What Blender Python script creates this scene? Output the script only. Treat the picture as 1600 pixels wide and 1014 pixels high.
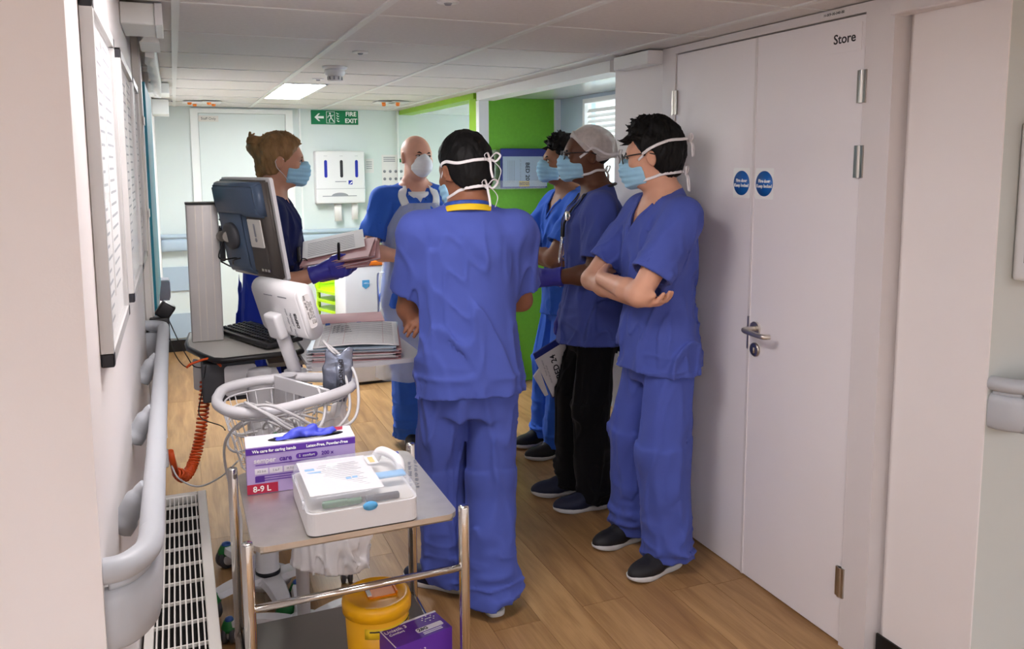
import bpy, bmesh, math, random
import numpy as np
from mathutils import Vector, Matrix, Euler, noise as mnoise
PI = math.pi
R_ = math.radians
random.seed(7)
S = bpy.context.scene
for o_ in list(bpy.data.objects): bpy.data.objects.remove(o_)
C = S.collection

# ------------------------------------------------------------------ camera
F_PX, CX_PX, CY_PX = 1270.9, 800.0, 404.0        # focal length and principal point, 1600x1014 frame
YAW, PITCH, ROLL, CAM_H = 0.392, 0.1168, 0.0043, 1.60
def cam_axes():
    f = Vector((math.sin(YAW)*math.cos(PITCH), math.cos(YAW)*math.cos(PITCH), -math.sin(PITCH)))
    r = Vector((math.cos(YAW), -math.sin(YAW), 0)); d = f.cross(r)
    r2 = r*math.cos(ROLL)+d*math.sin(ROLL); d2 = -r*math.sin(ROLL)+d*math.cos(ROLL)
    return r2, d2, f
cr, cd, cf = cam_axes()
cam = bpy.data.cameras.new('camera'); cam_o = bpy.data.objects.new('camera', cam); C.objects.link(cam_o)
cam_o.matrix_world = Matrix(((cr.x, -cd.x, -cf.x, 0), (cr.y, -cd.y, -cf.y, 0), (cr.z, -cd.z, -cf.z, CAM_H), (0, 0, 0, 1)))
cam.sensor_width = 36.0; cam.lens = 36.0*F_PX/1600.0
cam.shift_x = (800.0-CX_PX)/1600.0; cam.shift_y = (CY_PX-507.0)/1600.0
cam.clip_start = 0.02; cam.clip_end = 100
S.camera = cam_o
def ray(x, y): return cr*((x-CX_PX)/F_PX)+cd*((y-CY_PX)/F_PX)+cf
def onz(x, y, z): d = ray(x, y); return d*((z-CAM_H)/d.z)+Vector((0, 0, CAM_H))
def onx(x, y, X): d = ray(x, y); return d*(X/d.x)+Vector((0, 0, CAM_H))
def ony(x, y, Y): d = ray(x, y); return d*(Y/d.y)+Vector((0, 0, CAM_H))

# ------------------------------------------------------------------ view and world
S.view_settings.view_transform = 'Standard'; S.view_settings.look = 'None'
S.view_settings.gamma = 1.0; S.view_settings.use_curve_mapping = False
S.view_settings.exposure = 0.85
w = bpy.data.worlds.new('sky'); S.world = w; w.use_nodes = True
bg = w.node_tree.nodes['Background']; bg.inputs[0].default_value = (0.86, 0.94, 1.0, 1); bg.inputs[1].default_value = 6.0
LIGHT_FAR, LIGHT_NEAR, FILL_MOUTH = 38.0, 14.0, 10.5      # ceiling panel strengths; the mouth panel is an added fill

# ------------------------------------------------------------------ materials
MATS = {}
def lin(c):
    if isinstance(c, str):
        c = c.lstrip('#'); c = [int(c[i:i+2], 16)/255 for i in (0, 2, 4)]
    return tuple((v/12.92 if v <= .04045 else ((v+.055)/1.055)**2.4) for v in c)
def mat(name, col, rough=.5, metal=0., var=.04, vscale=6., bump=0., bscale=200., emit=0., alpha=1., trans=0., ior=1.45, stretch=None, spec=.5, coat=0., sss=0., sheen=0., objvar=0., dist=.002):
    if name in MATS: return MATS[name]
    m = bpy.data.materials.new(name); m.use_nodes = True; nt = m.node_tree; N = nt.nodes; L = nt.links
    b = N['Principled BSDF']; c = lin(col)
    b.inputs['Roughness'].default_value = rough; b.inputs['Metallic'].default_value = metal
    b.inputs['Specular IOR Level'].default_value = spec; b.inputs['IOR'].default_value = ior
    b.inputs['Transmission Weight'].default_value = trans; b.inputs['Alpha'].default_value = alpha
    b.inputs['Coat Weight'].default_value = coat
    if sheen: b.inputs['Sheen Weight'].default_value = sheen
    if sss: b.inputs['Subsurface Weight'].default_value = sss; b.inputs['Subsurface Radius'].default_value = (.012, .005, .003)
    tc = N.new('ShaderNodeTexCoord'); mp = N.new('ShaderNodeMapping'); L.new(tc.outputs['Object'], mp.inputs[0])
    if stretch: mp.inputs['Scale'].default_value = stretch
    nz = N.new('ShaderNodeTexNoise'); nz.inputs['Scale'].default_value = vscale; nz.inputs['Detail'].default_value = 4
    L.new(mp.outputs[0], nz.inputs['Vector'])
    mr = N.new('ShaderNodeMapRange'); mr.inputs[1].default_value = .3; mr.inputs[2].default_value = .7
    mr.inputs[3].default_value = 1-var; mr.inputs[4].default_value = 1+var; L.new(nz.outputs[0], mr.inputs[0])
    val = mr.outputs[0]
    if objvar:
        oi = N.new('ShaderNodeObjectInfo'); m2 = N.new('ShaderNodeMapRange'); m2.inputs[3].default_value = 1-objvar; m2.inputs[4].default_value = 1+objvar
        L.new(oi.outputs['Random'], m2.inputs[0]); mu = N.new('ShaderNodeMath'); mu.operation = 'MULTIPLY'
        L.new(val, mu.inputs[0]); L.new(m2.outputs[0], mu.inputs[1]); val = mu.outputs[0]
    vm = N.new('ShaderNodeVectorMath'); vm.operation = 'SCALE'; vm.inputs[0].default_value = c; L.new(val, vm.inputs['Scale'])
    L.new(vm.outputs[0], b.inputs['Base Color'])
    if bump:
        n2 = N.new('ShaderNodeTexNoise'); n2.inputs['Scale'].default_value = bscale; n2.inputs['Detail'].default_value = 3; L.new(mp.outputs[0], n2.inputs['Vector'])
        bp = N.new('ShaderNodeBump'); bp.inputs['Strength'].default_value = bump; bp.inputs['Distance'].default_value = dist
        L.new(n2.outputs[0], bp.inputs['Height']); L.new(bp.outputs[0], b.inputs['Normal'])
    if emit:
        b.inputs['Emission Color'].default_value = (*c, 1); b.inputs['Emission Strength'].default_value = emit
    MATS[name] = m; return m
def wood_floor_mat():
    m = bpy.data.materials.new('oak_effect_vinyl'); m.use_nodes = True; nt = m.node_tree; N = nt.nodes; L = nt.links; b = N['Principled BSDF']
    tc = N.new('ShaderNodeTexCoord'); oi = N.new('ShaderNodeObjectInfo')
    ad = N.new('ShaderNodeVectorMath'); ad.operation = 'ADD'; sc = N.new('ShaderNodeVectorMath'); sc.operation = 'SCALE'; sc.inputs[0].default_value = (7, 13, 5)
    L.new(oi.outputs['Random'], sc.inputs['Scale']); L.new(tc.outputs['Object'], ad.inputs[0]); L.new(sc.outputs[0], ad.inputs[1])
    mp = N.new('ShaderNodeMapping'); mp.inputs['Scale'].default_value = (9, 1.1, 1); L.new(ad.outputs[0], mp.inputs[0])
    n1 = N.new('ShaderNodeTexNoise'); n1.inputs['Scale'].default_value = 2.2; n1.inputs['Detail'].default_value = 8; n1.inputs['Distortion'].default_value = .7; L.new(mp.outputs[0], n1.inputs['Vector'])
    mp2 = N.new('ShaderNodeMapping'); mp2.inputs['Scale'].default_value = (60, 2.2, 1); L.new(ad.outputs[0], mp2.inputs[0])
    n2 = N.new('ShaderNodeTexNoise'); n2.inputs['Scale'].default_value = 3; n2.inputs['Detail'].default_value = 4; L.new(mp2.outputs[0], n2.inputs['Vector'])
    mx = N.new('ShaderNodeMath'); mx.operation = 'MULTIPLY_ADD'; mx.inputs[1].default_value = .35; L.new(n2.outputs[0], mx.inputs[0]); L.new(n1.outputs[0], mx.inputs[2])
    m3 = N.new('ShaderNodeMath'); m3.operation = 'MULTIPLY_ADD'; m3.inputs[1].default_value = .16; L.new(oi.outputs['Random'], m3.inputs[0]); L.new(mx.outputs[0], m3.inputs[2])
    cr_ = N.new('ShaderNodeValToRGB'); e = cr_.color_ramp.elements
    e[0].position = .45; e[0].color = (*lin('#84603c'), 1); e[1].position = .95; e[1].color = (*lin('#b08a5c'), 1)
    x = cr_.color_ramp.elements.new(.7); x.color = (*lin('#9a744a'), 1)
    L.new(m3.outputs[0], cr_.inputs[0]); L.new(cr_.outputs[0], b.inputs['Base Color'])
    b.inputs['Roughness'].default_value = .42; b.inputs['Specular IOR Level'].default_value = .4
    bp = N.new('ShaderNodeBump'); bp.inputs['Strength'].default_value = .08; bp.inputs['Distance'].default_value = .002; L.new(n2.outputs[0], bp.inputs['Height']); L.new(bp.outputs[0], b.inputs['Normal'])
    MATS['wood'] = m; return m

# ------------------------------------------------------------------ object helpers
def me_from(verts, faces, smooth=False, name='mesh'):
    me = bpy.data.meshes.new(name); me.from_pydata([tuple(v) for v in verts], [], [tuple(f) for f in faces]); me.update()
    if smooth: me.polygons.foreach_set('use_smooth', [True]*len(me.polygons))
    return me
def link(o, parent=None):
    C.objects.link(o)
    if parent is not None: o.parent = parent
    return o
def mk(name, me, m, parent=None, loc=(0, 0, 0), rot=(0, 0, 0), world=False, kind=None, label=None):
    """one mesh object; world=True: vertex coordinates are world coordinates, parent is an unrotated Empty"""
    if isinstance(me, bmesh.types.BMesh):
        b = me; me = bpy.data.meshes.new(name); b.to_mesh(me); b.free()
    o = bpy.data.objects.new(name, me)
    if m is not None:
        me.materials.clear(); me.materials.append(m if not isinstance(m, str) else MATS[m])
    link(o, parent); o.location = loc; o.rotation_euler = rot
    if world and parent is not None:
        p = parent; off = Vector((0, 0, 0))
        while p is not None: off += p.location; p = p.parent
        o.location = Vector(loc)-off
    if kind: o['kind'] = kind
    if label: o['label'] = label
    return o
def thing(name, label, cat, loc=(0, 0, 0), rz=0., group=None):
    o = bpy.data.objects.new(name, None); o.empty_display_size = .05; C.objects.link(o); o.location = loc; o.rotation_euler = (0, 0, rz)
    o['label'] = label; o['category'] = cat
    if group: o['group'] = group
    return o
def tag(o, label, cat, group=None):
    o['label'] = label; o['category'] = cat
    if group: o['group'] = group
    return o
def struct(name, me, m, label=None, parent=None):
    o = mk(name, me, m, parent)
    if parent is None:
        o['kind'] = 'structure'
        if label: o['label'] = label
    return o
def box(x0, x1, y0, y1, z0, z1, bev=0., seg=2):
    b = bmesh.new(); bmesh.ops.create_cube(b, size=1)
    bmesh.ops.scale(b, vec=(x1-x0, y1-y0, z1-z0), verts=b.verts); bmesh.ops.translate(b, vec=((x0+x1)/2, (y0+y1)/2, (z0+z1)/2), verts=b.verts)
    if bev:
        bmesh.ops.bevel(b, geom=list(b.edges), offset=bev, segments=seg, affect='EDGES', profile=.6)
        if seg > 1:
            for f in b.faces: f.smooth = True
    return b
def cbox(c, s, bev=0., seg=2): return box(c[0]-s[0]/2, c[0]+s[0]/2, c[1]-s[1]/2, c[1]+s[1]/2, c[2]-s[2]/2, c[2]+s[2]/2, bev, seg)
def merge(*bms):
    o = bmesh.new()
    for b in bms:
        me = bpy.data.meshes.new('t'); b.to_mesh(me); b.free(); o.from_mesh(me); bpy.data.meshes.remove(me)
    return o
def xf(b, loc=(0, 0, 0), rot=(0, 0, 0), M=None):
    b.transform(M if M is not None else Matrix.Translation(loc) @ Euler(rot).to_matrix().to_4x4()); return b
def plate(w_, h, r, t, seg=6):
    """rounded rectangle in XY, thickness t in z (from 0 to t)"""
    pts = []
    for cx_, cy_, a0 in ((w_/2-r, h/2-r, 0), (-w_/2+r, h/2-r, PI/2), (-w_/2+r, -h/2+r, PI), (w_/2-r, -h/2+r, 1.5*PI)):
        for i in range(seg+1):
            a = a0+PI/2*i/seg; pts.append((cx_+r*math.cos(a), cy_+r*math.sin(a)))
    return prism(pts, 0, t)
def prism(pts, z0, z1):
    b = bmesh.new(); lo = [b.verts.new((p[0], p[1], z0)) for p in pts]; hi = [b.verts.new((p[0], p[1], z1)) for p in pts]
    n = len(pts); b.faces.new(lo[::-1]); b.faces.new(hi)
    for i in range(n): b.faces.new((lo[i], lo[(i+1) % n], hi[(i+1) % n], hi[i]))
    bmesh.ops.recalc_face_normals(b, faces=b.faces); return b
def cyl(r, z0, z1, n=24, r2=None, smooth=True):
    return lathe([(0, z0), (r, z0), (r if r2 is None else r2, z1), (0, z1)], n, sharp=True) if True else None
def lathe(prof, n=24, sharp=False):
    b = bmesh.new(); rings = []
    for r, z in prof:
        if r < 1e-6: rings.append([b.verts.new((0, 0, z))])
        else: rings.append([b.verts.new((r*math.cos(2*PI*i/n), r*math.sin(2*PI*i/n), z)) for i in range(n)])
    for a, c in zip(rings, rings[1:]):
        for i in range(n):
            j = (i+1) % n
            if len(a) == 1 and len(c) == 1: break
            if len(a) == 1: f = (a[0], c[j], c[i])
            elif len(c) == 1: f = (a[i], a[j], c[0])
            else: f = (a[i], a[j], c[j], c[i])
            fc = b.faces.new(f); fc.smooth = True
    bmesh.ops.recalc_face_normals(b, faces=b.faces)
    if sharp:
        for e in b.edges:
            if len(e.link_faces) == 2 and e.calc_face_angle(0) > .6: e.smooth = False
    return b
def spline(pts, n=8):
    """Catmull-Rom through pts"""
    P = [Vector(p) for p in pts]
    if len(P) < 3: return P
    P = [P[0]*2-P[1]]+P+[P[-1]*2-P[-2]]; out = []
    for i in range(1, len(P)-2):
        a, b_, c, d = P[i-1:i+3]
        for k in range(n):
            t = k/n; out.append(.5*((2*b_)+(c-a)*t+(2*a-5*b_+4*c-d)*t*t+(3*b_-a-3*c+d)*t**3))
    out.append(P[-2]); return out
def tube(pts, r, n=10, closed=False, flat=None, normal=None, cap=True):
    """tube along pts; r scalar or list; flat=(w,t) makes a ribbon of width w and thickness t, normal = list of surface normals"""
    P = [Vector(p) for p in pts]; m = len(P); b = bmesh.new(); rings = []; up = Vector((.137, .24, .96)).normalized(); prev = None
    for i in range(m):
        if closed: t = P[(i+1) % m]-P[i-1]
        else: t = P[min(i+1, m-1)]-P[max(i-1, 0)]
        if t.length < 1e-9: t = Vector((0, 0, 1))
        t.normalize()
        if normal is not None: u = Vector(normal[i])
        else: u = prev if prev is not None else (up if abs(t.dot(up)) < .95 else Vector((1, 0, 0)))
        u = (u-t*u.dot(t))
        if u.length < 1e-6: u = t.orthogonal()
        u.normalize(); prev = u; v = t.cross(u)
        rr = r[i] if isinstance(r, (list, tuple)) else r; ring = []
        for k in range(n):
            a = 2*PI*k/n
            if flat: ring.append(b.verts.new(P[i]+u*(math.cos(a)*flat[1]/2)+v*(math.sin(a)*flat[0]/2)))
            else: ring.append(b.verts.new(P[i]+(u*math.cos(a)+v*math.sin(a))*rr))
        rings.append(ring)
    rng = range(m if closed else m-1)
    for i in rng:
        A, B = rings[i], rings[(i+1) % m]
        for k in range(n):
            f = b.faces.new((A[k], A[(k+1) % n], B[(k+1) % n], B[k])); f.smooth = True
    if not closed and cap: b.faces.new(rings[0][::-1]); b.faces.new(rings[-1])
    bmesh.ops.recalc_face_normals(b, faces=b.faces); return b
def rod(a, b_, r, n=12): return tube([a, b_], r, n)
def basis(origin, xdir, ydir):
    """matrix whose local x, y lie along xdir, ydir (orthonormalised)"""
    x = Vector(xdir).normalized(); y = Vector(ydir); y = (y-x*y.dot(x)).normalized(); z = x.cross(y)
    return Matrix(((x.x, y.x, z.x, origin[0]), (x.y, y.y, z.y, origin[1]), (x.z, y.z, z.z, origin[2]), (0, 0, 0, 1)))
def text(s, size, m, parent, M, name='lettering', align='CENTER', ext=.0004, bold=0., sx=1.):
    cu = bpy.data.curves.new('t', 'FONT'); cu.body = s; cu.size = size; cu.align_x = align; cu.align_y = 'CENTER'; cu.extrude = ext; cu.offset = bold; cu.resolution_u = 3
    to = bpy.data.objects.new('t', cu); C.objects.link(to); dg = bpy.context.evaluated_depsgraph_get()
    me = bpy.data.meshes.new_from_object(to.evaluated_get(dg)); bpy.data.objects.remove(to); bpy.data.curves.remove(cu)
    o = bpy.data.objects.new(name, me); me.materials.clear(); me.materials.append(m if not isinstance(m, str) else MATS[m]); link(o, parent)
    o.matrix_local = (Matrix.Translation(-Vector(parent.location)) if False else Matrix.Identity(4)) @ M @ Matrix.Diagonal((sx, 1, 1, 1)); return o
def copy_tree(o, parent=None):
    c = o.copy(); link(c, parent)
    for ch in list(o.children): copy_tree(ch, c)
    return c

def scribble(w_, size, m, parent, M, name='faint_writing', seed=1):
    """illegible line of small writing, width w_, letter height size, on the local XY plane of M"""
    r = random.Random(seed); x = -w_/2; parts_ = []
    while x < w_/2:
        n = r.randint(3, 7); pts = []
        for i in range(n):
            pts += [(x, -size*.3+r.random()*size*.15, 0), (x+size*.18, size*(.15+.35*r.random()), 0)]; x += size*.45
        parts_.append(tube(pts, size*.07, 4)); x += size*.5
    return mk(name, xf(merge(*parts_), M=M), m, parent)
# ------------------------------------------------------------------ the setting
ZC, XL, XR, YB, YN, YR = 2.086, -.125, 1.985, 7.45, 1.27, 1.50
wood_floor_mat()
mat('wall_paint', '#efeae8', .55, var=.012, vscale=3, bump=.05, bscale=300)
mat('wall_far', '#d6dfdd', .4, var=.012, vscale=3, bump=.03, bscale=300)
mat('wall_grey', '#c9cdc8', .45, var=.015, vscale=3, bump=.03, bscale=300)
mat('door_paint', '#efebec', .34, var=.008, vscale=2, bump=.02, bscale=400)
mat('frame_paint', '#e0dbda', .4, var=.01)
mat('white_trim', '#e8ebe9', .45, var=.01)
mat('tile_white', '#d8d5d2', .9, var=.03, vscale=60, bump=.25, bscale=500, objvar=.015)
mat('tee_white', '#dcddda', .5, var=.01)
mat('black_vinyl', '#101012', .45, var=.1)
mat('lime', '#8fc21f', .4, var=.02)
mat('green_wall', '#74be30', .6, var=.05, vscale=40, bump=.2, bscale=400)
mat('teal', '#0f7f95', .45, var=.03)
mat('rail_grey', '#b4b8bd', .42, var=.015)
mat('rail_blue', '#a9bac8', .42, var=.015)
mat('panel_glossy', '#dfe6e0', .12, var=.01, spec=.8)
mat('panel_light', '#fbfdff', .5, var=0, emit=LIGHT_FAR)
mat('panel_fill_mouth', '#fdf6f8', .5, var=0, emit=FILL_MOUTH)
mat('panel_light_near', '#eef3ff', .5, var=0, emit=LIGHT_NEAR)
mat('steel', '#b5b1aa', .28, 1., var=.05, vscale=30)
mat('frame_alu', '#c3c2c0', .4, .25, var=.03)
mat('brushed', '#d2cdc4', .42, 1., var=.06, vscale=20, bump=.05, bscale=300)
mat('chrome', '#d8d5d0', .12, 1., var=.03)
mat('white_plastic', '#dededf', .35, var=.01)
mat('offwhite_plastic', '#d9d6cf', .4, var=.015)
mat('paper', '#e2dfde', .7, var=.02, vscale=10)
mat('ink', '#26262b', .6, var=.05)
mat('ink_grey', '#8d8f96', .7, var=.05)
mat('ink_white', '#f6f8f6', .6, var=0)
mat('glass', '#f2f8f8', .02, var=0, trans=1., ior=1.3, spec=.3)
mat('clear_sheet', '#f4f6f6', .08, var=0, alpha=.16, spec=.6)
mat('sign_green', '#00784a', .45, var=.02)
mat('blue_dot', '#1663b5', .4, var=.02)
mat('orange', '#ee7d1f', .4, var=.03)
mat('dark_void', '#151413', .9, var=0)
mat('gap_dark', '#3a3532', .9, var=0)

fl = struct('floor', box(-3, 5, -3, YB+.1, -.1, -.004), 'wood', 'brown oak effect vinyl plank floor')
pm = {}
row = 0; x = -.12
while x < 2.05:
    y = 1.3-random.random()*1.1
    while y < YB:
        y0, y1 = max(y, .9), min(y+1.22, YB-.001)
        if y1-y0 > .05:
            key = round(y1-y0, 3)
            if key not in pm:
                b = box(-.0878, .0878, -(y1-y0)/2+.0007, (y1-y0)/2-.0007, -.004, 0); me = bpy.data.meshes.new('plank'); b.to_mesh(me); b.free(); pm[key] = me
            mk('plank', pm[key], 'wood', fl, (x+.0885, (y0+y1)/2, 0))
        y += 1.22
    x += .177
# ceiling: backing slab, tiles and tees
ce = struct('ceiling', box(-3, 5, -3, YB+.1, ZC+.014, ZC+.1), 'tile_white', 'suspended ceiling of square white tiles')
xs = [XL+.001, .03, .63, 1.23, 1.83, XR+.03]; ys = [1.504+.6*k for k in range(10)]+[YB-.001]
tm = {}
for i in range(len(xs)-1):
    for j in range(len(ys)-1):
        if i == 1 and j == 0: continue
        if i == 2 and abs(ys[j]-5.104) < .01: continue
        if i == 2 and abs(ys[j]-5.704) < .01: continue
        key = (i, j == len(ys)-2)
        if key not in tm:
            wx, wy = xs[i+1]-xs[i], ys[j+1]-ys[j]
            b = box(-wx/2+.004, wx/2-.004, -wy/2+.004, wy/2-.004, 0, .012, .002, 1); me = bpy.data.meshes.new('ceiling_tile'); b.to_mesh(me); b.free(); tm[key] = me
        mk('ceiling_tile', tm[key], 'tile_white', ce, ((xs[i]+xs[i+1])/2, (ys[j]+ys[j+1])/2, ZC))
mk('ceiling_tile', box(.90+.004, 1.23-.004, 5.104+.004, 6.304-.004, ZC, ZC+.012), 'tile_white', ce)
for xx in xs[1:-1]: mk('ceiling_tee', box(xx-.012, xx+.012, ys[0], YB-.001, ZC-.006, ZC+.004), 'tee_white', ce)
for yy in ys[1:-1]: mk('ceiling_tee', box(XL+.001, XR+.03, yy-.004, yy+.004, ZC-.003, ZC+.004), 'tee_white', ce)
def ceiling_light(x0, x1, y0, y1, m, label):
    t = thing('ceiling_light', label, 'ceiling light', ((x0+x1)/2, (y0+y1)/2, ZC-.004), group='recessed ceiling light panels')
    w_, h = x1-x0, y1-y0
    mk('diffuser', box(-w_/2+.012, w_/2-.012, -h/2+.012, h/2-.012, -.001, .006), m, t)
    mk('frame', merge(box(-w_/2, w_/2, -h/2, -h/2+.012, -.004, .008), box(-w_/2, w_/2, h/2-.012, h/2, -.004, .008), box(-w_/2, -w_/2+.012, -h/2, h/2, -.004, .008), box(w_/2-.012, w_/2, -h/2, h/2, -.004, .008)), 'tee_white', t)
    return t
ceiling_light(.632, .90, 5.106, 6.302, 'panel_light', 'bright rectangular light panel recessed in the far corridor ceiling')
ceiling_light(.042, .618, 1.512, 2.095, 'panel_fill_mouth', 'added square fill panel in the ceiling at the corridor mouth')  # out-of-view panel added to brighten the store doors
ceiling_light(-2.0, -.8, -1.7, -1.1, 'panel_light_near', 'light panel in the near room left of the doorway')
ceiling_light(2.6, 3.8, -1.9, -1.3, 'panel_light_near', 'light panel in the near room right of the doorway')
ceiling_light(.2, 1.4, -2.5, -1.9, 'panel_light_near', 'light panel in the near room behind the doorway')
# walls
struct('wall_left', box(XL-.1, XL, YN, YB, 0, ZC+.014), 'wall_paint', 'off-white corridor wall hung with boards')
struct('wall_near_left', box(-3, XL-.1, YN, YN+.1, 0, ZC+.014), 'wall_paint', 'plain pinkish white wall end at the left edge')
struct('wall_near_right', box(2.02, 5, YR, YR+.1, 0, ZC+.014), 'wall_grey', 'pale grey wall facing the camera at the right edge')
struct('wall_rear', box(-3, 5, -3.1, -3, 0, ZC+.014), 'wall_paint')
struct('wall_far_left_side', box(-3.1, -3, -3, YN+.1, 0, ZC+.014), 'wall_paint')
struct('wall_far_right_side', box(5, 5.1, -3, YR+.1, 0, ZC+.014), 'wall_paint')
struct('wall_back', box(XL-.1, 4.2, YB, YB+.1, 0, ZC+.014), 'wall_far', 'pale green white wall at the far end of the corridor')
struct('wall_right', merge(box(2.015, 2.115, YR+.1, 1.80, 0, ZC+.014), box(2.015, 2.02, YR, YR+.1, 0, ZC+.014), box(XR+.055, XR+.12, 1.80, 3.06, 0, ZC+.014), box(XR, XR+.1, 3.06, 3.49, 0, ZC+.014)), 'wall_paint', 'white wall to either side of the store doors')
bk = struct('baseboard_right', merge(box(2.008, 2.0148, YR+.001, 1.818, 0, .10), ), 'black_vinyl', 'black skirting beside the store door frame')
struct('baseboard_back', merge(box(XL+.001, .12, YB-.008, YB-.0005, 0, .10), box(1.03, 3.9, YB-.008, YB-.0005, 0, .10)), 'black_vinyl', 'black skirting along the far wall')
struct('baseboard_left', box(XL+.0005, XL+.008, YN+.3, YB-.01, 0, .10), 'black_vinyl')
struct('trim_1', box(1.955, 2.0145, YR+.002, 1.835, ZC-.062, ZC-.004, .004, 1), 'frame_paint', 'boxed header above the wall beside the store doors')
# store door frame and leaves
struct('trim_2', merge(box(1.972, XR+.054, 1.83, 1.938, 0, ZC-.004), box(1.972, XR+.054, 2.962, 3.058, 0, ZC-.004), box(1.972, XR+.054, 1.938, 2.962, 2.053, ZC-.004)), 'frame_paint', 'painted frame round the double store doors')
hinge_me = None
def hinge(parent, y, z):
    b = merge(xf(cyl(.0085, -.05, .05, 12)), box(-.004, .004, -.017, .017, -.05, .05), xf(cyl(.0092, .018, .021, 12)), xf(cyl(.0092, -.021, -.018, 12)))
    return mk('hinge', b, 'steel', parent, (1.970, y, z))
d1 = struct('door_1', box(1.977, 2.02, 1.942, 2.4515, .006, 2.048, .0015, 1), 'door_paint', 'right hand leaf of the white store doors, with lever handle')
d2 = struct('door_2', box(1.977, 2.02, 2.4555, 2.958, .006, 2.048, .0015, 1), 'door_paint', 'left hand leaf of the white store doors')
for z in (1.83, 1.60, .22): hinge(d1, 1.941, z)
for z in (1.85, .22): hinge(d2, 2.960, z)
mk('edge_lipping', box(1.974, 1.979, 2.441, 2.4525, .006, 2.047), 'frame_paint', d1)
mk('latch_plate', box(1.9725, 1.976, 2.443, 2.452, .90, 1.025), 'brushed', d1)
hd = mk('lever_handle', merge(xf(cyl(.026, 0, .008, 24), (1.976, 2.405, .985), (0, -PI/2, 0)), tube(spline([(1.97, 2.405, .985), (1.925, 2.405, .985), (1.912, 2.39, .984), (1.909, 2.36, .983), (1.909, 2.30, .981), (1.914, 2.283, .981), (1.932, 2.277, .981)], 6), .0095, 12)), 'brushed', d1)
mk('lock_escutcheon', merge(xf(lathe([(0, 0), (.026, 0), (.026, .006), (.022, .009), (0, .009)], 24), (1.976, 2.405, .905), (0, -PI/2, 0)), box(1.962, 1.972, 2.400, 2.410, .892, .914, .002, 2)), 'steel', d1)
WALLX = lambda X, y, z: basis((X, y, z), (0, -1, 0), (0, 0, 1))       # text on a wall that faces -X
def door_dot(parent, y):
    s = mk('fire_door_sticker', xf(plate(.098, .112, .006, .0006), M=WALLX(1.9768, y, 1.522)), 'ink_white', parent)
    d = mk('blue_disc', xf(lathe([(0, 0), (.046, 0), (.046, .0006), (0, .0006)], 40), M=WALLX(1.9760, y, 1.522)), 'blue_dot', s)
    text('Fire door', .0165, 'ink_white', s, WALLX(1.9752, y, 1.531), bold=.0006)
    text('Keep locked', .0165, 'ink_white', s, WALLX(1.9752, y, 1.513), bold=.0006)
pd1, pd2 = onx(1159, 281, 1.9768), onx(1194.5, 282.5, 1.9768)
door_dot(d2, pd1.y); door_dot(d1, pd2.y)
sg = mk('store_sign', xf(plate(.16, .085, .003, .002), M=WALLX(1.9768, 2.035, 1.985)), 'door_paint', d1)
text('Store', .042, 'ink', sg, WALLX(1.9744, 2.025, 1.985), bold=.0006)
fs = mk('number_label', xf(plate(.115, .018, .002, .001), M=WALLX(1.9715, 2.07, 2.068)), 'paper', MATS and bpy.data.objects['trim_2'])
text('H-009-00-040-00', .0125, 'ink', fs, WALLX(1.9702, 2.07, 2.068))
# side bay behind the store cupboard: beam, post, green wall, glossy ceiling, window
struct('trim_3', box(XR-.03, XR+.1, 3.49, 5.36, ZC-.055, ZC+.013), 'white_trim', 'white beam over the opening of the side bay')
struct('trim_4', box(XR-.012, XR+.06, 5.36, 5.42, 0, ZC-.055), 'white_trim', 'slim white post at the end of the green bay wall')
struct('trim_5', merge(box(XR-.03, XR+.1, 5.421, YB-.001, ZC-.04, ZC+.013)), 'lime', 'lime green fascia along the far corridor ceiling')
struct('trim_6', box(XR-.012, XR+.06, 5.421, 5.56, 0, ZC-.04), 'lime', 'lime green panel beside the white post')
struct('wall_bay_green', box(XR+.06, 2.62, 5.40, 5.47, 0, 2.06), 'green_wall', 'green wall of the side bay')
struct('ceiling_bay', box(XR+.1, 2.72, 3.40, 5.47, 2.055, 2.065), 'panel_glossy', 'glossy ceiling panel of the side bay')
struct('trim_7', box(2.565, 2.605, 5.37, 5.399, 0, 2.054), 'white_trim', 'white corner trim of the green wall')
WX = 2.605
struct('wall_bay_window', merge(box(WX, WX+.1, 5.02, 5.40, 0, 2.054), box(WX, WX+.1, 3.40, 5.02, 0, .95), box(WX, WX+.1, 3.40, 3.55, .95, 2.054), box(WX, WX+.1, 3.55, 5.02, 2.03, 2.054)), 'rail_blue', 'pale blue window wall of the side bay')
struct('wall_bay_near', box(XR+.1, WX, 3.40, 3.49, 0, 2.054), 'wall_paint')
w1 = struct('window_1', merge(box(WX-.004, WX+.05, 4.99, 5.02, .95, 2.03), box(WX-.004, WX+.05, 3.55, 3.58, .95, 2.03), box(WX-.004, WX+.05, 3.58, 4.99, .95, .98), box(WX-.004, WX+.05, 3.58, 4.99, 2.0, 2.03)), 'white_trim', 'bright white framed window of the side bay')
mk('pane', box(WX+.02, WX+.026, 3.58, 4.99, .98, 2.0), 'glass', w1)
for i in range(9):
    mk('blind_slat', xf(box(-.001, .001, 3.60, 4.97, -.014, .014), (WX+.012, 0, 1.66+.036*i), (0, R_(35), 0)), 'ink_white', w1)
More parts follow.
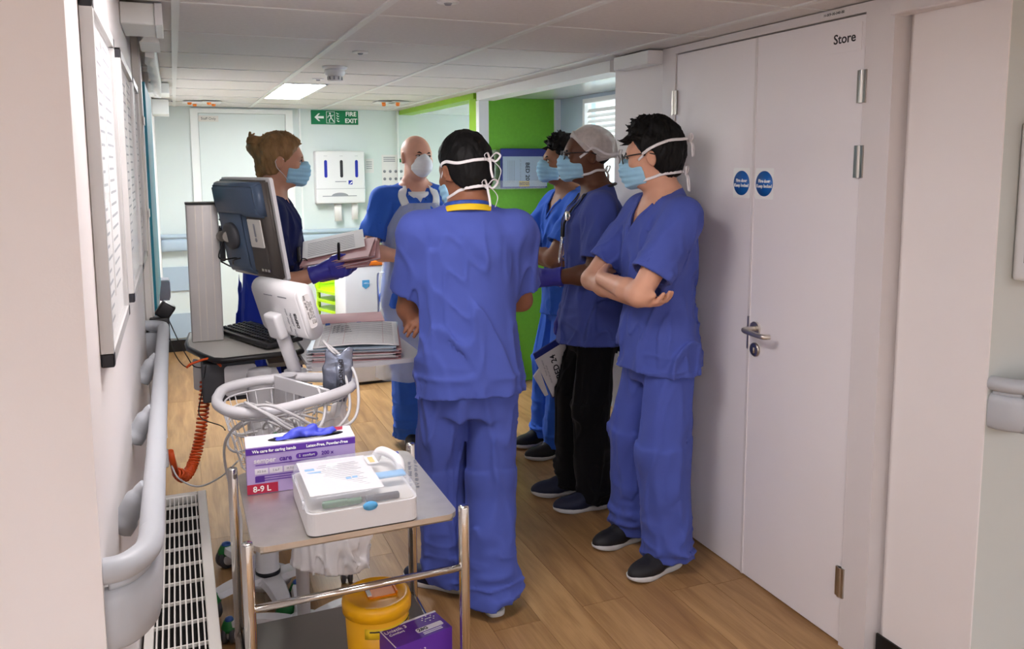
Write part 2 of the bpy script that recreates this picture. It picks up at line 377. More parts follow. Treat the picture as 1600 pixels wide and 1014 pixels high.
# second bay: unseen outer wall, window added to bring daylight to the far end
struct('wall_bay_far', merge(box(4.1, 4.2, 5.47, YB, 0, .8), box(4.1, 4.2, 5.47, YB, 1.95, ZC+.014), box(4.1, 4.2, 5.47, 5.6, .8, 1.95), box(4.1, 4.2, 7.3, YB, .8, 1.95)), 'wall_far')
w2 = struct('window_2_added', merge(box(4.09, 4.15, 5.6, 5.64, .8, 1.95), box(4.09, 4.15, 7.26, 7.3, .8, 1.95), box(4.09, 4.15, 5.64, 7.26, .8, .84), box(4.09, 4.15, 5.64, 7.26, 1.91, 1.95)), 'white_trim')
mk('pane', box(4.11, 4.116, 5.64, 7.26, .84, 1.91), 'glass', w2)
struct('wall_bay_divider', box(2.62, 4.2, 5.40, 5.47, 0, ZC+.014), 'wall_far')
struct('ceiling_bay_far', box(XR+.1, 4.2, 5.47, YB, 2.056, 2.066), 'panel_glossy', 'glossy ceiling of the far bay')
# back wall: door, rails
d3 = struct('door_3', box(.215, .925, YB-.02, YB-.002, .005, 2.03, .002, 1), 'wall_far', 'pale staff door in the far wall')
struct('trim_8', merge(box(.15, .213, YB-.03, YB-.001, 0, 2.07), box(.927, .99, YB-.03, YB-.001, 0, 2.07), box(.213, .927, YB-.03, YB-.001, 2.032, 2.07)), 'white_trim', 'white frame of the staff door in the far wall')
FACEY = lambda x, Y, z: basis((x, Y, z), (1, 0, 0), (0, 0, 1))         # text on a wall that faces -Y
ss = mk('staff_only_sign', xf(plate(.16, .05, .002, .002), M=FACEY(.295, YB-.0205, 1.985)), 'offwhite_plastic', d3)
text('Staff Only', .03, 'ink', ss, FACEY(.295, YB-.0225, 1.985))
struct('trim_9', merge(box(1.045, 1.06, YB-.02, YB-.001, .10, ZC-.002), box(1.93, 1.945, YB-.02, YB-.001, .10, ZC-.002), ), 'white_trim', 'slim white vertical joint strips on the far wall')
struct('trim_10', merge(box(XL+.002, .14, YB-.02, YB-.0009, .53, .735), box(XL+.002, .14, YB-.02, YB-.0009, .12, .33)), 'rail_blue', 'two grey blue crash rails low on the far wall')
def handrail(path, label, m='rail_grey', z=1.0, brk=()):
    """path: plan points (x, y) of the rail line, wall end points included"""
    t = thing('handrail', label, 'handrail', (path[len(path)//2][0], path[len(path)//2][1], 0), group='wall handrails')
    P = spline([(p[0], p[1], 0) for p in path], 6)
    nrm = []
    mk('grip', tube([p+Vector((0, 0, z)) for p in P], .02, 14), m, t, world=True)
    b = bmesh.new(); rings = []
    prof = [(.004, -.135), (.010, -.128), (.013, -.10), (.012, -.06), (.007, -.042), (-.002, -.036), (-.010, -.04), (-.010, -.13), (-.004, -.135)]
    for i, p in enumerate(P):
        tt = (P[min(i+1, len(P)-1)]-P[max(i-1, 0)]).normalized(); n = Vector((tt.y, -tt.x, 0))
        rings.append([b.verts.new(p+n*a+Vector((0, 0, z+.01+c))) for a, c in prof])
    for A, B in zip(rings, rings[1:]):
        for k in range(len(prof)):
            f = b.faces.new((A[k], A[(k+1) % len(prof)], B[(k+1) % len(prof)], B[k])); f.smooth = True
    b.faces.new(rings[0]); b.faces.new(rings[-1][::-1]); bmesh.ops.recalc_face_normals(b, faces=b.faces)
    mk('bumper', b, m, t, world=True)
    mk('neck', tube([p+Vector((0, 0, z-.022)) for p in P[2:-2]], .01, 4, flat=(.006, .03)), m, t, world=True)
    for q in brk:
        mk('bracket', merge(tube(spline([(q[0], q[1], z-.075), (q[0]+q[2]*.25, q[1]+q[3]*.25, z-.055), (q[0]+q[2]*.75, q[1]+q[3]*.75, z-.012), (q[0]+q[2], q[1]+q[3], z)], 5), [.026]*5+[.022]*5+[.016]*6, 10)), m, t, world=True)
    return t
xo = -.062
handrail([(XL-.002, 1.292), (XL+.02, 1.294), (-.085, 1.31), (-.067, 1.345), (xo, 1.40), (xo, 1.5), (xo, 2.2), (xo, 3.1), (xo, 3.22), (-.067, 3.26), (-.09, 3.29), (XL-.002, 3.30)], 'long grey handrail on the left wall above the radiator', brk=[(XL, y, .05, 0) for y in (1.62, 2.15, 2.75)])
handrail([(2.035, YR+.002), (2.037, YR-.02), (2.05, YR-.05), (2.08, YR-.07), (2.15, YR-.075), (3.0, YR-.075), (4.3, YR-.075)], 'grey handrail end on the near right wall', z=1.0)
handrail([(XL+.004, YB-.04), (XL+.02, YB-.075), (0, YB-.075), (.08, YB-.075), (.13, YB-.06), (.145, YB-.001)], 'short grey blue handrail on the far wall left of the staff door', m='rail_blue')
handrail([(1.01, YB-.001), (1.02, YB-.06), (1.06, YB-.075), (1.3, YB-.075), (2.6, YB-.075), (3.4, YB-.075)], 'grey blue handrail on the far wall below the paper dispenser', m='rail_blue')
# switch box on the near right wall
t = thing('wall_dispenser', 'white dispenser cut off by the right edge of the picture', 'dispenser', (ony(1588, 300, YR).x+.075, YR, 1.28))
mk('casing', box(-.075, .2, -.09, -.0005, 0, .42, .012, 3), 'white_plastic', t)
mk('side_clip', box(-.0775, -.0752, -.05, -.035, .05, .14), 'ink_grey', t)
# teal panel and vertical trunking on the left wall
tag(mk('teal_panel', box(XL+.0005, XL+.036, 3.62, 4.6, .98, 1.93, .002, 1), 'teal'), 'tall teal panel on the left wall beyond the boards', 'wall panel')
t = thing('cable_trunking', 'beige vertical cable trunking on the left wall', 'trunking', (XL, 3.42, 0))
mk('cover', box(0.0005, .026, -.06, .06, .101, ZC-.005, .003, 1), 'offwhite_plastic', t); mk('lid', box(.0262, .030, -.045, .045, .101, ZC-.005), 'frame_paint', t)
for z in (.9, 1.4, 1.75): mk('joint_clip', box(.0305, .033, -.06, .06, z, z+.03), 'frame_paint', t)
t = thing('cable_pipe', 'thin white conduit running up the left wall beyond the teal panel', 'conduit', (XL, 4.75, 0))
mk('pipe', xf(cyl(.012, .101, ZC-.004, 12), (.013, 0, 0)), 'frame_paint', t)
for z in (.75, 1.35): mk('pipe_clip', box(.0005, .028, -.016, .016, z, z+.02), 'white_plastic', t)
t = thing('junction_box', 'small grey junction box on the left wall near the far end', 'box', (XL, 4.72, .88))
mk('casing', box(.026, .075, -.06, .06, 0, .11, .004, 1), 'ink_grey', t); mk('lid', box(.0752, .079, -.05, .05, .01, .10, .002, 1), 'ink_grey', t)
# boxes under the ceiling
def ceil_box(x0, x1, y0, y1, z0, z1, label, end=None):
    t = thing('ceiling_box', label, 'trunking box', ((x0+x1)/2, (y0+y1)/2, z0))
    mk('casing', box(x0, x1, y0, y1, z0, z1, .003, 1), 'white_trim', t, world=True)
    if end: mk('end_plate', box(*end, .002, 1), 'white_plastic', t, world=True)
    return t
ceil_box(XL+.001, -.03, 2.72, 2.98, 2.015, ZC-.007, 'white box under the ceiling above the boards', (-.0298, -.008, 2.71, 2.985, 2.013, ZC-.007))
ceil_box(1.90, 1.972, 3.065, 3.36, 2.022, ZC-.007, 'white box on the wall over the left store door', (1.897, 1.972, 3.058, 3.0645, 2.02, ZC-.007))
t = thing('curtain_rail', 'white curved curtain rail under the ceiling above the teal panel', 'curtain rail', (-.06, 4.2, 2.0))
prof = [(-.085, 2.004), (-.075, 2.012), (-.066, 2.028), (-.062, 2.045), (-.064, 2.062), (-.072, 2.079), (-.03, 2.079), (-.022, 2.004)]
mk('end_cover', xf(prism([(p[0], p[1]) for p in prof], 0, .26), M=basis((0, 3.28, 0), (1, 0, 0), (0, 0, 1))), 'white_trim', t, world=True)
b = bmesh.new(); rings = []
for i in range(41):
    y = 3.3+1.95*i/40; wv = .008*math.sin(i*1.05)
    rings.append([b.verts.new((a, y, c)) for a, c in ((-.075+wv, 1.99), (-.045+wv*.3, 1.985), (-.04, 2.079), (-.07, 2.079))])
for A, B in zip(rings, rings[1:]):
    for k in range(4):
        f = b.faces.new((A[k], A[(k+1) % 4], B[(k+1) % 4], B[k])); f.smooth = k != 2
b.faces.new(rings[0]); b.faces.new(rings[-1]); bmesh.ops.recalc_face_normals(b, faces=b.faces)
mk('pelmet', b, 'white_trim', t, world=True)
ceil_box(XL+.001, .0, 5.30, 5.62, 2.02, ZC-.007, 'white box under the ceiling at the end of the curtain rail')
ceil_box(XL+.001, -.01, 6.6, 6.95, 1.97, ZC-.007, 'pale box under the ceiling near the far wall')
# ceiling fittings
p = onz(523, 104, ZC)
t = thing('smoke_detector', 'round white smoke detector on the corridor ceiling', 'smoke detector', (p.x, p.y, ZC))
mk('base', lathe([(0, -.0005), (.062, -.0005), (.060, -.012), (.053, -.016), (0, -.016)], 32), 'white_plastic', t)
mk('body', lathe([(0, -.016), (.05, -.016), (.052, -.03), (.046, -.045), (.03, -.05), (0, -.05)], 32), 'white_plastic', t)
for k in range(10):
    a = 2*PI*k/10; mk('sensor_slot', xf(box(-.004, .004, -.0015, .0015, -.008, .008), (.0365*math.cos(a), .0365*math.sin(a), -.059), (0, 0, a+PI/2)), 'ink_grey', t)
mk('sensor_cage', lathe([(0, -.05), (.038, -.05), (.034, -.07), (.02, -.074), (0, -.074)], 24), 'white_plastic', t)
for (px, py, lb) in ((563, 81, 'flat round sensor on the ceiling between two tees'), (497, 123, 'small round sensor on the ceiling by the light panel'), (700, 2, 'round sensor on the ceiling at the top edge')):
    p = onz(px, py, ZC); t = thing('ceiling_sensor', lb, 'sensor', (p.x, p.y, ZC))
    mk('rim', lathe([(0, -.0005), (.034, -.0005), (.033, -.005), (.02, -.006), (0, -.006)], 24), 'white_plastic', t); mk('eye', lathe([(0, -.006), (.013, -.006), (.009, -.012), (0, -.013)], 16), 'ink_grey', t)
for (px, lb) in ((300, 'ceiling bracket with two orange knobs above the staff door'), (330, 'second ceiling bracket with orange knobs above the staff door'), (600, 'ceiling bracket with orange knobs near the lime fascia'), (622, 'second ceiling bracket with orange knobs near the lime fascia')):
    p = onz(px, 158, ZC); t = thing('ceiling_bracket', lb, 'bracket', (p.x, p.y, ZC), group='ceiling brackets with orange knobs')
    mk('plate', box(-.07, .07, -.10, .10, -.016, -.0065, .003, 1), 'white_plastic', t)
    for yy in (-.07, .09): mk('knob', lathe([(0, -.016), (.017, -.016), (.013, -.032), (0, -.034)], 14), 'orange', t, (.02*(1 if yy > 0 else -1), yy, 0))
# fire exit sign
c = (ony(485, 173, YB)+ony(560, 194, YB))/2; sw, sh = .42, .125
t = thing('fire_exit_sign', 'green fire exit sign with white arrow and running figure', 'sign', (c.x, YB-.001, c.z))
F0 = lambda x, z, d=0.: basis((x, -d, z), (1, 0, 0), (0, 0, 1))
mk('panel', xf(plate(sw, sh, .004, .006), M=F0(0, 0)), 'sign_green', t)
text('FIRE', .054, 'ink_white', t, F0(.145, .030, .0065), bold=.0012); text('EXIT', .054, 'ink_white', t, F0(.145, -.030, .0065), bold=.0012)
mk('arrow', xf(prism([(-.18, 0), (-.145, .034), (-.13, .034), (-.152, .010), (-.098, .010), (-.098, -.010), (-.152, -.010), (-.13, -.034), (-.145, -.034)], 0, .001), M=F0(0, 0, .006)), 'ink_white', t)
fr = merge(*[box(-.076, .0, -.0072, -.006, a, a+.004) for a in (-.052, .048)], *[box(a, a+.004, -.0072, -.006, -.052, .052) for a in (-.076, -.004)])
mk('door_frame_outline', fr, 'ink_white', t)
def stick(pts, wd): return tube([Vector((a, -.0068, b_)) for a, b_ in pts], wd, 6, flat=(.001*0+wd*2, .0012), normal=[(0, 1, 0)]*len(pts))
mk('running_figure', merge(xf(lathe([(0, 0), (.0085, 0), (.0085, .001), (0, .001)], 16), M=F0(-.043, .034, .006)), stick([(-.038, .022), (-.033, -.008)], .007), stick([(-.034, -.006), (-.050, -.020), (-.048, -.042)], .0045), stick([(-.032, -.006), (-.020, -.022), (-.008, -.040)], .0045), stick([(-.040, .020), (-.058, .012), (-.064, -.004)], .0035), stick([(-.036, .020), (-.020, .012), (-.014, .024)], .0035)), 'ink_white', t)
mk('flames', merge(*[stick([(.014+dx, .042-dz), (.026+dx, .030-dz), (.036+dx, .034-dz)], .004) for dx, dz in ((0, 0), (.002, .022), (.0, .044), (.004, .066))]), 'ink_white', t)
# paper dispenser on the back wall
a, b2 = ony(487, 236, YB), ony(568, 316, YB)
t = thing('paper_towel_dispenser', 'white wall dispenser with three long slots and hanging paper towel', 'dispenser', ((a.x+b2.x)/2, YB-.001, b2.z))
dw, dh = b2.x-a.x-.02, a.z-b2.z
mk('casing', box(-dw/2, dw/2, -.13, -.0005, 0, dh, .014, 3), 'white_plastic', t)
mk('lid_seam', box(-dw/2-.001, dw/2+.001, -.1315, -.1295, dh*.28, dh*.286), 'ink_grey', t)
mat('royal', '#2230a0', .35, var=.03)
for k, m_ in ((-.3, 'royal'), (0.02, 'ink'), (.33, 'royal')):
    mk('level_window', xf(plate(.026, .155, .013, .004), M=F0(k*dw, dh*.66, .1285)), m_, t)
    mk('slot_caption', box(k*dw-.014, k*dw+.014, -.1312, -.130, dh*.9, dh*.905), 'ink_grey', t)
mk('outlet', merge(box(-.165, .14, -.1312, -.1295, dh*.135, dh*.15), xf(prism([(.075*math.cos(q*PI/12)-.01, .03*math.sin(q*PI/12)) for q in range(13)], 0, .0012), M=F0(0, dh*.142, .1298))), 'ink_grey', t)
mk('maker_mark', box(.068, .104, -.1315, -.130, dh*.36, dh*.44), 'royal', t); mk('maker_wave', xf(prism([(.072, .0), (.1, .012), (.1, .026)], 0, .0006), M=F0(0, dh*.365, .1315)), 'ink_white', t)
mk('caption_line', box(-.05, .05, -.1312, -.130, dh*.41, dh*.425), 'ink_grey', t)
mk('paper_towel', tube([(-.02, -.07, 0.0), (-.022, -.075, -.06), (-.02, -.08, -.16)], .02, 8, flat=(.07, .012), normal=[(0, 1, 0)]*3), 'paper', t)
mk('paper_towel', tube([(.13, -.07, 0.0), (.13, -.072, -.06), (.128, -.075, -.15)], .02, 8, flat=(.06, .012), normal=[(0, 1, 0)]*3), 'paper', t)
def notice(name, Y, x0, y0, x1, y1, label, rows):
    a, b_ = ony(x0, y0, Y), ony(x1, y1, Y); t = thing(name, label, 'notice', ((a.x+b_.x)/2, Y-.001, b_.z)); w_, h = b_.x-a.x, a.z-b_.z
    mk('sheet', box(-w_/2, w_/2, -.003, -.0005, 0, h), 'paper', t); rows(t, w_, h); return t
def rows1(t, w_, h):
    mk('green_tab', box(w_*.2, w_*.48, -.0042, -.003, h*.80, h*.90), 'sign_green', t)
    for r_ in range(3):
        for c_ in range(4): mk('hand_icon', xf(lathe([(0, 0), (.014, 0), (.014, .001), (0, .001)], 10), M=F0(-w_*.38+w_*.25*c_, h*(.16+.2*r_), .003)), 'ink_grey', t)
    mk('heading_line', merge(*[box(-w_*.42, w_*.1, -.0042, -.003, h*q, h*q+.008) for q in (.82, .87, .92)]), 'ink_grey', t)
notice('hygiene_poster', YB, 596, 242, 632, 300, 'white notice of small hand washing icons behind the bald person', rows1)
def rows2(t, w_, h): mk('heading_line', merge(*[box(-w_*.35, w_*.3, -.0042, -.003, h*q, h*q+.006) for q in (.3, .45, .6, .75)]), 'ink_grey', t)
notice('small_notice', YB, 570, 248, 584, 270, 'small pale notice right of the paper dispenser', rows2)
# boards on the left wall
def board(y0, y1, z0, z1, label, papers, caps=True):
    t = thing('notice_board', label, 'notice board', (XL, (y0+y1)/2, z0), group='framed notice boards on the left wall')
    L_ = y1-y0; h = z1-z0
    mk('backing', box(.0015, .010, -L_/2+.012, L_/2-.012, .012, h-.012), 'paper', t)
    mk('frame', merge(box(.001, .02, -L_/2, -L_/2+.022, 0, h), box(.001, .02, L_/2-.022, L_/2, 0, h), box(.001, .02, -L_/2, L_/2, 0, .022), box(.001, .02, -L_/2, L_/2, h-.022, h)), 'frame_alu', t)
    for sy in (-1, 1):
        for zz in (0, h-.024): mk('corner_cap', box(.0005, .0208, sy*(L_/2-.011)-.0116, sy*(L_/2-.011)+.0116, zz-.001, zz+.022, .002, 1), 'ink', t)
    for (ya, yb, za, zb) in papers:
        pp = mk('paper_sheet', box(.0105, .0125, ya, yb, za, zb), 'paper', t)
        n = max(3, int((zb-za)/.022)); mk('print_lines', merge(*[box(.0126, .0129, ya+(yb-ya)*.08, ya+(yb-ya)*random.uniform(.6, .92), za+(zb-za)*(i+.5)/n, za+(zb-za)*(i+.5)/n+.005) for i in range(n)]), 'ink_grey', pp)
    mk('glazing', box(.0145, .016, -L_/2+.022, L_/2-.022, .022, h-.022), 'clear_sheet', t)
board(1.46, 1.98, 1.27, 1.87, 'nearest framed notice board with printed sheets on the left wall', [(-.2, -.02, .28, .54), (.0, .22, .08, .56), (-.2, -.03, .04, .26)])
board(2.21, 2.86, 1.26, 1.88, 'middle framed notice board on the left wall', [(-.26, .0, .1, .56), (.04, .28, .2, .58)])
board(2.89, 3.32, 1.26, 1.88, 'farthest framed notice board on the left wall', [(-.17, .16, .34, .56), (-.17, .16, .06, .31)])
# radiator with slotted top under the left handrail
t = thing('radiator', 'cream radiator with a slotted grille top under the left handrail', 'radiator', (-.03, 2.1, 0))
rx0, rx1, ry0, ry1, rz = XL+.009, .048, 1.42, 2.86, .5
mk('casing', merge(box(rx0, rx1, ry0, ry1, .06, rz-.03), box(rx0, rx1-.03, ry0+.03, ry1-.03, 0, .06)), 'offwhite_plastic', t, world=True)
mk('top_frame', merge(box(rx1-.026, rx1+.002, ry0, ry1, rz-.03, rz, .004, 2), box(rx0, rx0+.02, ry0, ry1, rz-.03, rz), box(rx0+.02, rx1-.026, ry1-.03, ry1, rz-.03, rz, .003, 1), box(rx0+.02, rx1-.026, ry0, ry0+.03, rz-.03, rz, .003, 1)), 'offwhite_plastic', t, world=True)
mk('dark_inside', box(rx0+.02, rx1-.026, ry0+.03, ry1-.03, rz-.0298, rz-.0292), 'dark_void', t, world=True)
n = 9
for i in range(n):
    xx = rx0+.02+(rx1-.026-rx0-.02)*(i+.5)/n; mk('grille_bar', box(xx-.0018, xx+.0018, ry0+.03, ry1-.03, rz-.020, rz-.002), 'offwhite_plastic', t, world=True)
y = ry0+.08
while y < ry1-.03:
    mk('cross_bar', box(rx0+.02, rx1-.026, y-.002, y+.002, rz-.012, rz-.0035), 'offwhite_plastic', t, world=True); y += .105
# ------------------------------------------------------------------ smooth solid modelling (distance fields turned into meshes)
f4 = np.float32
def _hash(ix, iy, iz):
    n = (ix*374761393+iy*668265263+iz*2147483647 % 1000003*69069) & 0x7fffffff
    n = ((n ^ (n >> 13))*1274126177) & 0x7fffffff
    return ((n ^ (n >> 16)) & 0xffff).astype(f4)/32767.5-1
def vnoise(P):
    """value noise in [-1, 1]; P (n, 3)"""
    i = np.floor(P).astype(np.int64); f = (P-i).astype(f4); u = f*f*(3-2*f); r = 0
    for dx in (0, 1):
        wx = u[:, 0] if dx else 1-u[:, 0]
        for dy in (0, 1):
            wy = u[:, 1] if dy else 1-u[:, 1]
            for dz in (0, 1):
                wz = u[:, 2] if dz else 1-u[:, 2]
                r = r+wx*wy*wz*_hash(i[:, 0]+dx, i[:, 1]+dy, i[:, 2]+dz)
    return r
def folds(P, scale, amp, seed=0., shear=(0, 0)):
    """ridged cloth folds; scale (3) waves per metre"""
    Q = P*np.array(scale, f4)+f4(seed*7.31); Q[:, 2] += P[:, 0]*shear[0]+P[:, 1]*shear[1]
    a = vnoise(Q); b_ = vnoise(Q*1.9+5.7); c_ = vnoise(Q*.55+2.2)
    return (.42-np.exp(-(a/.17)**2)-.55*np.exp(-(b_/.15)**2)+.5*c_)*amp
def smin(a, b_, k):
    if k <= 0: return np.minimum(a, b_)
    h = np.maximum(k-np.abs(a-b_), 0)/k; return np.minimum(a, b_)-h*h*k*.25
def smax(a, b_, k): return -smin(-a, -b_, k)
V3 = lambda p: np.array(p, f4)
def cone(a, b_, r1, r2, ell=None):
    """round cone from a to b_; ell=(dir, s): squash by s across dir"""
    a, b_ = V3(a), V3(b_); ab = b_-a; L2 = float(ab@ab)+1e-9
    e = None
    if ell is not None: d_ = V3(ell[0]); d_ /= np.linalg.norm(d_); e = (d_, ell[1])
    def f(P):
        t = np.clip(((P-a)@ab)/L2, 0, 1); q = P-a-t[:, None]*ab
        if e is not None: q = q+np.outer(q@e[0], e[0])*(1/e[1]-1)
        return np.sqrt((q*q).sum(1))-(r1+(r2-r1)*t)
    return f
def flatcone(a, b_, r1, r2, ext0=0., ext1=0., ell=None):
    """cone with flat ends (open sleeve or trouser leg when hollowed)"""
    a, b_ = V3(a), V3(b_); ab = b_-a; L = float(np.linalg.norm(ab)); n = ab/L
    e = None
    if ell is not None: d_ = V3(ell[0]); d_ = d_-n*(d_@n); d_ /= np.linalg.norm(d_); e = (d_, ell[1])
    def f(P):
        q = P-a; s = q@n; t = np.clip(s/L, -.5, 1.5); q = q-s[:, None]*n
        if e is not None: q = q+np.outer(q@e[0], e[0])*(1/e[1]-1)
        d = np.sqrt((q*q).sum(1))-(r1+(r2-r1)*t)
        return np.maximum(d, np.maximum(-s-ext0, s-L-ext1))
    return f
def ellip(c, r, rot=None):
    c, r = V3(c), V3(r); Rm = None if rot is None else np.array(rot, f4)
    def f(P):
        q = P-c
        if Rm is not None: q = q@Rm
        k0 = np.sqrt(((q/r)**2).sum(1)); k1 = np.sqrt(((q/(r*r))**2).sum(1))+1e-6
        return k0*(k0-1)/k1
    return f
def loft(rows, cap=True, p=2.0):
    """rows (z, cx, cy, rx, ry) sorted by z: stacked (super)ellipses"""
    rows = np.array(rows, f4)
    def f(P):
        z = P[:, 2]; g = lambda k: np.interp(z, rows[:, 0], rows[:, k]).astype(f4)
        rx, ry = g(3), g(4); dx, dy = np.abs((P[:, 0]-g(1))/rx), np.abs((P[:, 1]-g(2))/ry)
        k0 = np.sqrt(dx*dx+dy*dy) if p == 2 else (dx**p+dy**p)**(1/p)
        d = (k0-1)*np.minimum(rx, ry)
        return np.maximum(d, np.maximum(rows[0, 0]-z, z-rows[-1, 0])) if cap else d
    return f
def plane(pt, n):
    pt, n = V3(pt), V3(n); n = n/np.linalg.norm(n)
    return lambda P: (P-pt)@n
def union(parts):
    """parts: (function, blend)"""
    def f(P):
        d = parts[0][0](P)
        for g, k in parts[1:]: d = smin(d, g(P), k)
        return d
    return f
def mesh_sdf(f, lo, hi, h, name='m', smooth=True):
    lo = np.array(lo, f4); n = np.ceil((np.array(hi)-lo)/h).astype(int)+2; B = 6
    n = ((n+B-1)//B)*B; v = np.empty(tuple(n), f4); nb = n//B
    g = np.stack(np.meshgrid(*[np.arange(k) for k in nb], indexing='ij'), -1).reshape(-1, 3)
    cd_ = f((lo+(g*B+B/2-.5)*h).astype(f4)); near = np.abs(cd_) < B*h*1.25+.012
    v4 = v.reshape(nb[0], B, nb[1], B, nb[2], B)
    sg = np.where(cd_ < 0, -1., 1.).astype(f4).reshape(nb); v4[:] = sg[:, None, :, None, :, None]
    gi = g[near]; o = np.stack(np.meshgrid(*[np.arange(B)]*3, indexing='ij'), -1).reshape(-1, 3)
    idx = (gi[:, None, :]*B+o[None]).reshape(-1, 3); vals = np.empty(len(idx), f4)
    for s in range(0, len(idx), 400000): vals[s:s+400000] = f((lo+idx[s:s+400000]*f4(h)).astype(f4))
    v[idx[:, 0], idx[:, 1], idx[:, 2]] = vals
    v[0] = v[-1] = 1; v[:, 0] = v[:, -1] = 1; v[:, :, 0] = v[:, :, -1] = 1
    ins = v < 0; st = np.array([n[1]*n[2], n[2], 1]); pos, cel, quads = [], [], []
    for a in range(3):
        sl0 = [slice(None)]*3; sl1 = [slice(None)]*3; sl0[a] = slice(0, -1); sl1[a] = slice(1, None)
        e = np.argwhere(ins[tuple(sl0)] != ins[tuple(sl1)])
        if not len(e): continue
        e1 = e.copy(); e1[:, a] += 1
        v0, v1 = v[tuple(e.T)], v[tuple(e1.T)]; p = e.astype(f4); p[:, a] += v0/(v0-v1)
        b_, c = (a+1) % 3, (a+2) % 3; lin_ = e@st
        q = np.stack([lin_, lin_-st[b_], lin_-st[b_]-st[c], lin_-st[c]], 1)
        q[v0 >= 0] = q[v0 >= 0][:, ::-1]
        quads.append(q); cel.append(q.ravel()); pos.append(np.repeat(p, 4, 0))
    cel = np.concatenate(cel); pos = np.concatenate(pos); quads = np.concatenate(quads)
    uq, inv = np.unique(cel, return_inverse=True); cnt = np.bincount(inv)
    vs = np.stack([np.bincount(inv, pos[:, k])/cnt for k in range(3)], 1)*h+lo
    lut = np.searchsorted(uq, quads.ravel()).reshape(-1, 4)
    me = bpy.data.meshes.new(name); me.vertices.add(len(vs)); me.vertices.foreach_set('co', vs.astype(f4).ravel())
    me.loops.add(lut.size); me.loops.foreach_set('vertex_index', lut.ravel().astype(np.int32))
    me.polygons.add(len(lut)); me.polygons.foreach_set('loop_start', np.arange(0, lut.size, 4, dtype=np.int32))
    me.update(calc_edges=True); me.validate()
    if smooth: me.polygons.foreach_set('use_smooth', np.ones(len(me.polygons), bool))
    return me
# ------------------------------------------------------------------ people
def skin(name, c): return mat(name, c, .5, var=.05, vscale=18, bump=.06, bscale=250, sss=.08, spec=.35)
def cloth(name, c): return mat(name, c, .82, var=.045, vscale=9, bump=.25, bscale=900, sheen=.05, spec=.15, dist=.0006)
for n_, c_ in (('skin_brown', '#8f6048'), ('skin_light', '#e0aa92'), ('skin_fair', '#c9957b'), ('skin_tan', '#95684e'), ('skin_dark', '#64412f'), ('skin_pale', '#d9a488')): skin(n_, c_)
cloth('scrub', '#4d5cab'); cloth('scrub_vivid', '#3a69cf'); cloth('navy_tunic', '#1c2352'); cloth('black_cloth', '#0e0e11'); cloth('scrub_dusk', '#48559b'); cloth('gown_blue', '#2438a8')  # scrub copies are one fabric; their tints stand in for different light
mat('hair_black', '#0b0a0a', .6, var=.3, vscale=40, bump=.5, bscale=90, stretch=(1, 1, .35), spec=.25)
mat('hair_blond', '#8d6b45', .55, var=.35, vscale=30, bump=.6, bscale=80, stretch=(1, 1, .4), spec=.3)
mat('stubble', '#33221a', .8, var=.1)
mat('mask_blue', '#9fd0ea', .75, var=.04, vscale=30, bump=.15, bscale=600, dist=.0005)
mat('mask_white', '#f3f5f7', .75, var=.03, vscale=30, bump=.15, bscale=500, dist=.0005)
mat('tie_white', '#e9e6e6', .8, var=.03)
mat('glove_violet', '#3a3aa0', .45, var=.05, bump=.2, bscale=120)
mat('glove_blue', '#3f9ad2', .45, var=.05, bump=.2, bscale=120)
mat('apron_film', '#e4edf8', .2, var=.05, vscale=14, alpha=.46, spec=.6)
mat('eye_white', '#d8d2cc', .25, var=.02); mat('iris', '#17110e', .15, var=.05)
mat('net_cap', '#e4dcd6', .7, var=.1, vscale=60, alpha=.72, bump=.5, bscale=200, dist=.001)
mat('shoe_black', '#17161a', .6, var=.1, bump=.2, bscale=300); mat('shoe_navy', '#141a33', .65, var=.1, bump=.2, bscale=300)
mat('sole_white', '#c9c8c6', .6, var=.06); mat('yellow', '#e7bf1c', .6, var=.04); mat('lanyard_blue', '#27489a', .6, var=.3, vscale=60)
mat('black_plastic', '#1a1a1c', .4, var=.05); mat('clear_lens', '#f0f4f6', .05, alpha=.2, var=0)

def frame(f, M):
    """evaluate f in the local frame of matrix M"""
    R3 = np.array(M.to_3x3(), f4); t = np.array(M.translation, f4)
    return lambda P: f((P-t)@R3)
def hand(W, d, n, side, curl=.35, s=1., spread=.12, thumb=.6):
    """palm and five fingers; W wrist, d finger direction, n palm normal (palm side), side +1 when the thumb lies on +(d x n)"""
    W = Vector(W); d = Vector(d).normalized(); n = Vector(n); n = (n-d*n.dot(d)).normalized(); a = d.cross(n)*side; out = []
    K = []
    for i, (o, ln) in enumerate(((.031, .074), (.0105, .082), (-.010, .077), (-.029, .060))):
        k = W+(d*.088-d*abs(o)*.25+a*o)*s; K.append(k)
        out.append((cone(W+a*o*.55*s+d*.01*s, k, .0165*s, .0125*s, (n, .95)), .014))
        dd = (d+a*o*spread*8).normalized(); p = k
        for sg, fr in enumerate((.46, .30, .24)):
            ang = curl*(1.1, 1.35, .9)[sg]; q = math.cos(ang)*dd+math.sin(ang)*n; e_ = p+q.normalized()*ln*fr*s
            out.append((cone(p, e_, (.0098-.0009*sg)*s, (.0090-.0009*sg)*s), .006)); p = e_
            dn = (q.normalized()); n2 = n-dn*n.dot(dn); dd = dn
            if n2.length > 1e-4: pass
            dd = dn
    t0 = W+(d*.022+a*.024+n*.004)*s; t1 = W+(d*.055+a*(.036+.02*thumb)+n*.018)*s; t2 = t1+(d*.030+a*.010*thumb+n*.010)*s; t3 = t2+(d*.024-a*.004+n*.006)*s
    out += [(cone(t0, t1, .0165*s, .0115*s), .014), (cone(t1, t2, .0110*s, .0098*s), .006), (cone(t2, t3, .0095*s, .008*s), .006)]
    return out
